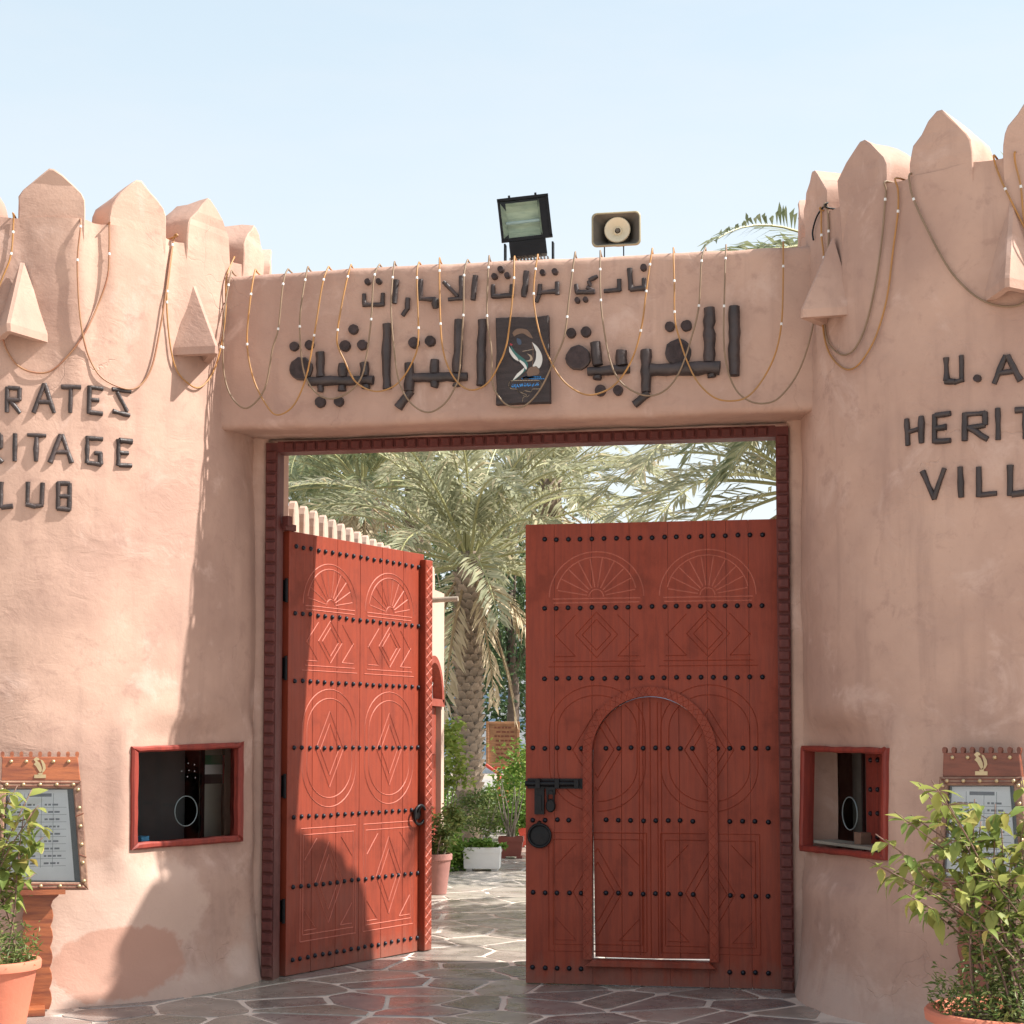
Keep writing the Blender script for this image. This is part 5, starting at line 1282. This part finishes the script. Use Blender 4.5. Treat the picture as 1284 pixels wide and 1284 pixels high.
boot = MB(); boot.add([(-.075, -.02, -.05), (.075, -.02, -.05), (.09, .035, .06), (-.09, .035, .06), (-.045, .085, .125), (.045, .085, .125), (-.05, -.02, .13), (.05, -.02, .13)],
                      [(0, 1, 2, 3), (3, 2, 5, 4), (0, 3, 4, 6), (1, 7, 5, 2), (4, 5, 7, 6)]); boot = boot.mesh('leaf_base', M_BOOT)
def palm(base, zc, n, fr, dead, label, seed, boots=False, r=.24, lean=(0, 0), scale=1.0, order=(6, 0, 1, 7, 2, 3, 4, 5)):
    rr = random.Random(seed); b = V((base.x, base.y, 0)); root = empty('date_palm', b, label, 'palm', 'date palms in the courtyard')
    top = b+V((lean[0], lean[1], zc)); ax_ = [b+V((lean[0]*t*t, lean[1]*t*t, zc*t-.03)) for t in [i/12 for i in range(13)]]
    m = MB(); m.tube(ax_, [r*(1.12-.2*min(1, i/3)+.03*rr.uniform(-1, 1)) for i in range(13)], 14); m.build('trunk', M_TRUNK, root, smooth=180)
    if boots:
        cnt = 0; z = .9
        while z < zc-.02 and cnt < 290:
            k = 10; t = z/zc; c = b+V((lean[0]*t*t, lean[1]*t*t, z))
            for j in range(k):
                g = 2*math.pi*(j+.5*((cnt//k) % 2))/k+rr.uniform(-.08, .08); o_ = V((math.cos(g), math.sin(g), 0))
                R3 = Matrix((V((0, 0, 1)).cross(o_)*-1, o_, V((0, 0, 1)))).transposed()
                put('leaf_base', boot, root, c+o_*(r*.90)-b, R3, (r/.24*rr.uniform(.95, 1.15), rr.uniform(.8, 1.2), rr.uniform(.85, 1.1))); cnt += 1
            z += .118
    for i in range(n):
        g = i*2.39996+rr.uniform(-.3, .3); q = i/n
        v_ = order[min(7, int(q*8))]
        put('frond', fr[v_], root, top-b+V((math.cos(g)*.10, math.sin(g)*.10, -.10-.15*q)), (rr.uniform(-.25, .25), rr.uniform(-.12, .12), g), scale*rr.uniform(.85, 1.1))
    for i in range(dead):
        g = i*2.39996+rr.uniform(-.5, .5)
        put('dead_frond', FD[i % 3], root, top-b+V((math.cos(g)*.16, math.sin(g)*.16, -.35-.25*rr.random())), (rr.uniform(-.2, .2), 0, g), scale*rr.uniform(.8, 1.1))
    return root
def palm_px(px, py, dep, n, fr, dead, label, seed, **k):
    p = at(px, py, dep); return palm(p, p.z, n, fr, dead, label, seed, **k)
palm_px(588, 690, 26, 44, FS, 9, 'date palm in the middle of the gate opening with a scaly trunk', 3, boots=True, r=.20)
palm_px(455, 600, 33, 44, FG, 8, 'green date palm behind the pickets at the left of the opening', 5)
palm_px(520, 560, 38, 44, FG, 10, 'taller green date palm behind the middle palm', 6)
palm_px(690, 600, 31, 40, FS, 12, 'date palm just behind the top left of the closed leaf', 7, scale=.85)
palm_px(1012, 592, 22, 48, FS, 14, 'dry grey green date palm at the right of the opening by the frame', 8)
palm_px(385, 640, 42, 40, FG, 6, 'date palm farthest to the left behind the pickets', 10)
palm(V((3.25, 4.7, 0)), 5.55, 40, FG, 8, 'near date palm growing behind the shaded tower, its fronds hanging into the opening', 21, order=(2, 7, 2, 3, 3, 4, 5, 5), scale=.80)
# ------------------------------------------------------------------ trees and shrubs in the courtyard
def cloud(m, c, rad, n, size, clump=26, zl=-1):
    """leaves gathered in clumps through an ellipsoid"""
    cl = [V((c.x, c.y, c.z))+V((d.x*rad[0], d.y*rad[1], d.z*rad[2]))*random.uniform(.45, 1.0) for d in (rdir(zl) for _ in range(clump))]
    for i in range(n):
        q = random.choice(cl); P = q+rdir()*random.random()**.6*min(rad)*.42; small_leaf(m, P, rdir(-.8, .5), size*random.uniform(.6, 1.3), size*random.uniform(.35, .6))
def tree(px, py, dep, rad, n, size, mat, label, droop=False):
    p = at(px, py, dep); root = empty('background_tree', V((p.x, p.y, 0)), label, 'tree', 'trees beyond the courtyard palms')
    m = MB(); m.tube([V((p.x, p.y, -.03)), V((p.x+.1, p.y, p.z*.5)), V((p.x, p.y, p.z))], [.22, .17, .08], 8)
    for k in range(5): d = rdir(.1, .8); m.tube([V((p.x+.05, p.y, p.z*.6)), p+V((d.x*rad[0], d.y*rad[1], d.z*rad[2]))*.7], [.09, .03], 6)
    m.build('trunk', M_BARK, root, smooth=180)
    m = MB(); cloud(m, p, rad, n, size, 60)
    if droop:
        for k in range(160):
            d = rdir(-.6, .8); q = p+V((d.x*rad[0], d.y*rad[1], d.z*rad[2]))*random.uniform(.5, 1)
            L = random.uniform(.6, 1.6)
            for j in range(26): small_leaf(m, q+V((random.gauss(0, .06), random.gauss(0, .06), -L*j/26)), V((random.uniform(-.3, .3), random.uniform(-.3, .3), -1)), .2, .035)
    tag(m.build('crown', mat, root), kind='stuff')
tree(640, 740, 48, (2.6, 2.4, 3.0), 5000, .20, M_TREEL, 'dark drooping tree seen beside the palm trunk', True)
tree(500, 720, 56, (4.5, 3, 4.5), 6000, .30, M_TREEL2, 'broad light green tree behind the palms on the left')
tree(370, 690, 60, (4.5, 3, 4.5), 6000, .30, M_TREEL, 'dark green tree at the far left beyond the pickets')
tree(575, 850, 62, (5.5, 3, 3.0), 6000, .30, M_TREEL, 'low dark tree filling the gap beneath the palms')
def bush(px, py_base, dep, rad, n, size, mat, label, stems=5, group='shrubs planted in the courtyard', zc=None):
    p = at(px, py_base, dep); b = V((p.x, p.y, 0)); root = empty('courtyard_shrub', b, label, 'shrub', group)
    c = b+V((0, 0, zc if zc else rad[2]*.95)); m = MB()
    for k in range(stems): d = rdir(.1, .9); m.tube([b+V((random.uniform(-.06, .06), random.uniform(-.06, .06), -.02)), c+V((d.x*rad[0], d.y*rad[1], d.z*rad[2]))*.75], [.014, .006], 5)
    m.build('stems', M_STEMG, root); m = MB(); cloud(m, c, rad, n, size, 34); tag(m.build('foliage', mat, root), kind='stuff'); return root
bush(553, 950, 22.5, (.38, .36, .62), 1500, .10, M_LEAFY, 'tall yellow green shrub against the end of the courtyard wall', 7, zc=1.35)
bush(558, 1060, 21.5, (.36, .8, .36), 3600, .075, M_HEDGE, 'bright low hedge shrub between the pot and the white planter', 6)
bush(600, 1030, 29, (1.3, 1.0, .45), 4200, .085, M_HEDGE, 'green hedge shrub at the foot of the palm trunk', 6)
bush(648, 1020, 31, (.8, .7, .5), 2600, .085, M_LEAFY, 'yellow green shrub behind the brown planter', 6)
bush(668, 960, 36, (.5, .5, .7), 1600, .11, M_LEAFY, 'light shrub beside the wooden sign', 6, zc=1.0)
bush(700, 1000, 28, (1.2, .8, .9), 3000, .10, M_HEDGE, 'green shrub behind the closed leaf', 6)
def potted(px, yb, pw, ph, mat, kind, label, rad, n, size, lm, leafz, group='planters along the courtyard path', bare=False):
    p = on_z(px, yb, 0); dep = (p-CAM).dot(FWD); sc = dep/F_PX; r = pw*sc/2; h = ph*sc
    root = empty('planter', p, label, 'planter', group)
    if kind == 'round': pot_mesh(root, p, r, h, mat, rim=h*.16)
    else:
        g = .12; m = MB(); R0 = Matrix.Rotation(g, 3, 'Z'); vs = []
        for z, k in ((0.03, .80 if kind == 'taper' else .97), (h-.07, .97 if kind == 'taper' else 1), (h-.07, 1.04), (h, 1.04), (h, .92), (h-.06, .90)):
            vs += [p+R0 @ V((sx*r*k, sy*r*k*.8, z)) for sx, sy in ((-1, -1), (1, -1), (1, 1), (-1, 1))]
        m.add(vs, [(l*4+i, l*4+(i+1) % 4, (l+1)*4+(i+1) % 4, (l+1)*4+i) for l in range(5) for i in range(4)]+[(3, 2, 1, 0)]); m.build('pot', mat, root)
        m = MB()
        for sx in (-1, 1): m.box(p+R0 @ V((sx*r*.7, 0, .018)), (.08, r*1.3, .034), R0)
        m.build('feet', mat, root); m = MB(); m.add([p+R0 @ V((sx*r*.9, sy*r*.72, h-.055)) for sx, sy in ((-1, -1), (1, -1), (1, 1), (-1, 1))], [(0, 1, 2, 3)]); m.build('soil', M_SOIL, root)
    c = p+V((0, 0, h+leafz)); m = MB()
    for k in range(9 if bare else 6):
        d = rdir(.35, .95); L = (rad[2]*1.9 if bare else rad[2]); q = p+V((d.x*rad[0]*.8, d.y*rad[0]*.8, h+L*random.uniform(.6, 1)))
        m.tube([p+V((random.uniform(-.05, .05), random.uniform(-.05, .05), h-.06)), p.lerp(q, .5)+V((random.uniform(-.05, .05), 0, .1)), q], [.016 if bare else .01, .011 if bare else .008, .004], 5)
    m.build('stems', M_STEMG, root)
    m = MB(); cloud(m, c, rad, n, size, 22); tag(m.build('foliage', lm, root), kind='stuff')
potted(545, 1121, 44, 50, M_DUSTY, 'round', 'dusty terracotta pot with a grey green bush beside the open leaf', (.30, .28, .30), 1600, .07, M_LEAFS, .26)
potted(605, 1091, 45, 29, M_WPOT, 'square', 'white square planter with low green cover on the courtyard path', (.30, .24, .08), 1500, .06, M_HEDGE, .03)
potted(641, 1076, 30, 27, M_BROWNP, 'taper', 'brown square planter holding a bare branched shrub', (.30, .3, .45), 50, .08, M_LEAFY, 1.15, bare=True)
potted(663, 1062, 24, 24, M_SIGNR, 'taper', 'red planter half hidden by the edge of the closed leaf', (.3, .3, .35), 900, .09, M_HEDGE, .3)
bush(600, 1085, 23.6, (.42, .35, .34), 1800, .06, M_LEAFS, 'olive green shrub behind the white planter', 5, zc=.62)
# wooden sign on red posts
sg = at(630.5, 933, 34); sg0 = V((sg.x, sg.y, 0)); ss = RGT; sn = -FWD
sgn = empty('wooden_sign', sg0, 'wooden information sign on red branching posts beyond the palm', 'sign')
m = MB(); w_, h_ = 42*34/F_PX/2, 56*34/F_PX/2
m.prism([(-w_, -h_), (w_, -h_), (w_, h_), (-w_, h_)], sg, ss, V((0, 0, 1)), sn, -.04, .0, bev=.01); m.build('board', M_SIGNW, sgn)
for q in ([(-w_, -h_), (-w_+.06, -h_), (-w_+.06, h_), (-w_, h_)], [(w_-.06, -h_), (w_, -h_), (w_, h_), (w_-.06, h_)], [(-w_+.06, h_-.06), (w_-.06, h_-.06), (w_-.06, h_), (-w_+.06, h_)], [(-w_+.06, -h_), (w_-.06, -h_), (w_-.06, -h_+.06), (-w_+.06, -h_+.06)]):
    m = MB(); m.prism(q, sg, ss, V((0, 0, 1)), sn, .0005, .03, bev=.006); m.build('frame_rail', M_SIGNW, sgn)
m = MB(); rr = random.Random(4)
for i in range(8):
    z = h_-.14-i*.088; x = -w_*.55+rr.uniform(0, .06)
    while x < w_*.55: q = rr.uniform(.04, .10); m.prism([(x, z), (x+q, z), (x+q, z+.036), (x, z+.036)], sg, ss, V((0, 0, 1)), sn, .0, .006); x += q+.02
tag(m.build('lettering', M_CRESTK, sgn), kind='stuff')
m = MB(); 
for x in (-.07, .07): m.tube([sg0+ss*x+V((0, 0, -.03)), sg0+ss*x+V((0, 0, sg.z-h_-.15)), sg0+ss*(x*5)+V((0, 0, sg.z-h_+.04))], [.05, .05, .045], 7)
m.tube([sg0-ss*.2+V((0, 0, sg.z-h_-.02)), sg0+ss*.2+V((0, 0, sg.z-h_-.02))], .035, 6); m.build('post', M_SIGNR, sgn, 60)
# kerbed planting bed beyond the path
m = MB(); p0, p1 = at(560, 1000, 40), at(700, 1000, 40)
m.box(((p0.x+p1.x)/2, p0.y, .08), (6, .35, .22)); tag(m.build('garden_kerb', simple('pink_kerb', (.50, .36, .30), .8), None, loc=V(((p0.x+p1.x)/2, p0.y, 0))), 'low pink kerb edging the planting bed behind the sign', 'kerb')
# pale far building glimpsed between the trees
fb = at(640, 880, 95); bd = empty('far_building', V((fb.x, fb.y, 0)), 'pale blue striped building glimpsed far behind the palms', 'building')
m = MB(); m.box(V((fb.x, fb.y+4, 4)), (26, 8, 8.1)); m.build('wall', simple('far_wall', (.62, .66, .70), .7), bd)
for k in range(5):
    m = MB(); m.box(V((fb.x, fb.y-.03, 1.3+k*1.45)), (25, .10, .6)); m.build('window_band', simple('far_glass_%d' % k, (.22, .36, .52), .3), bd)
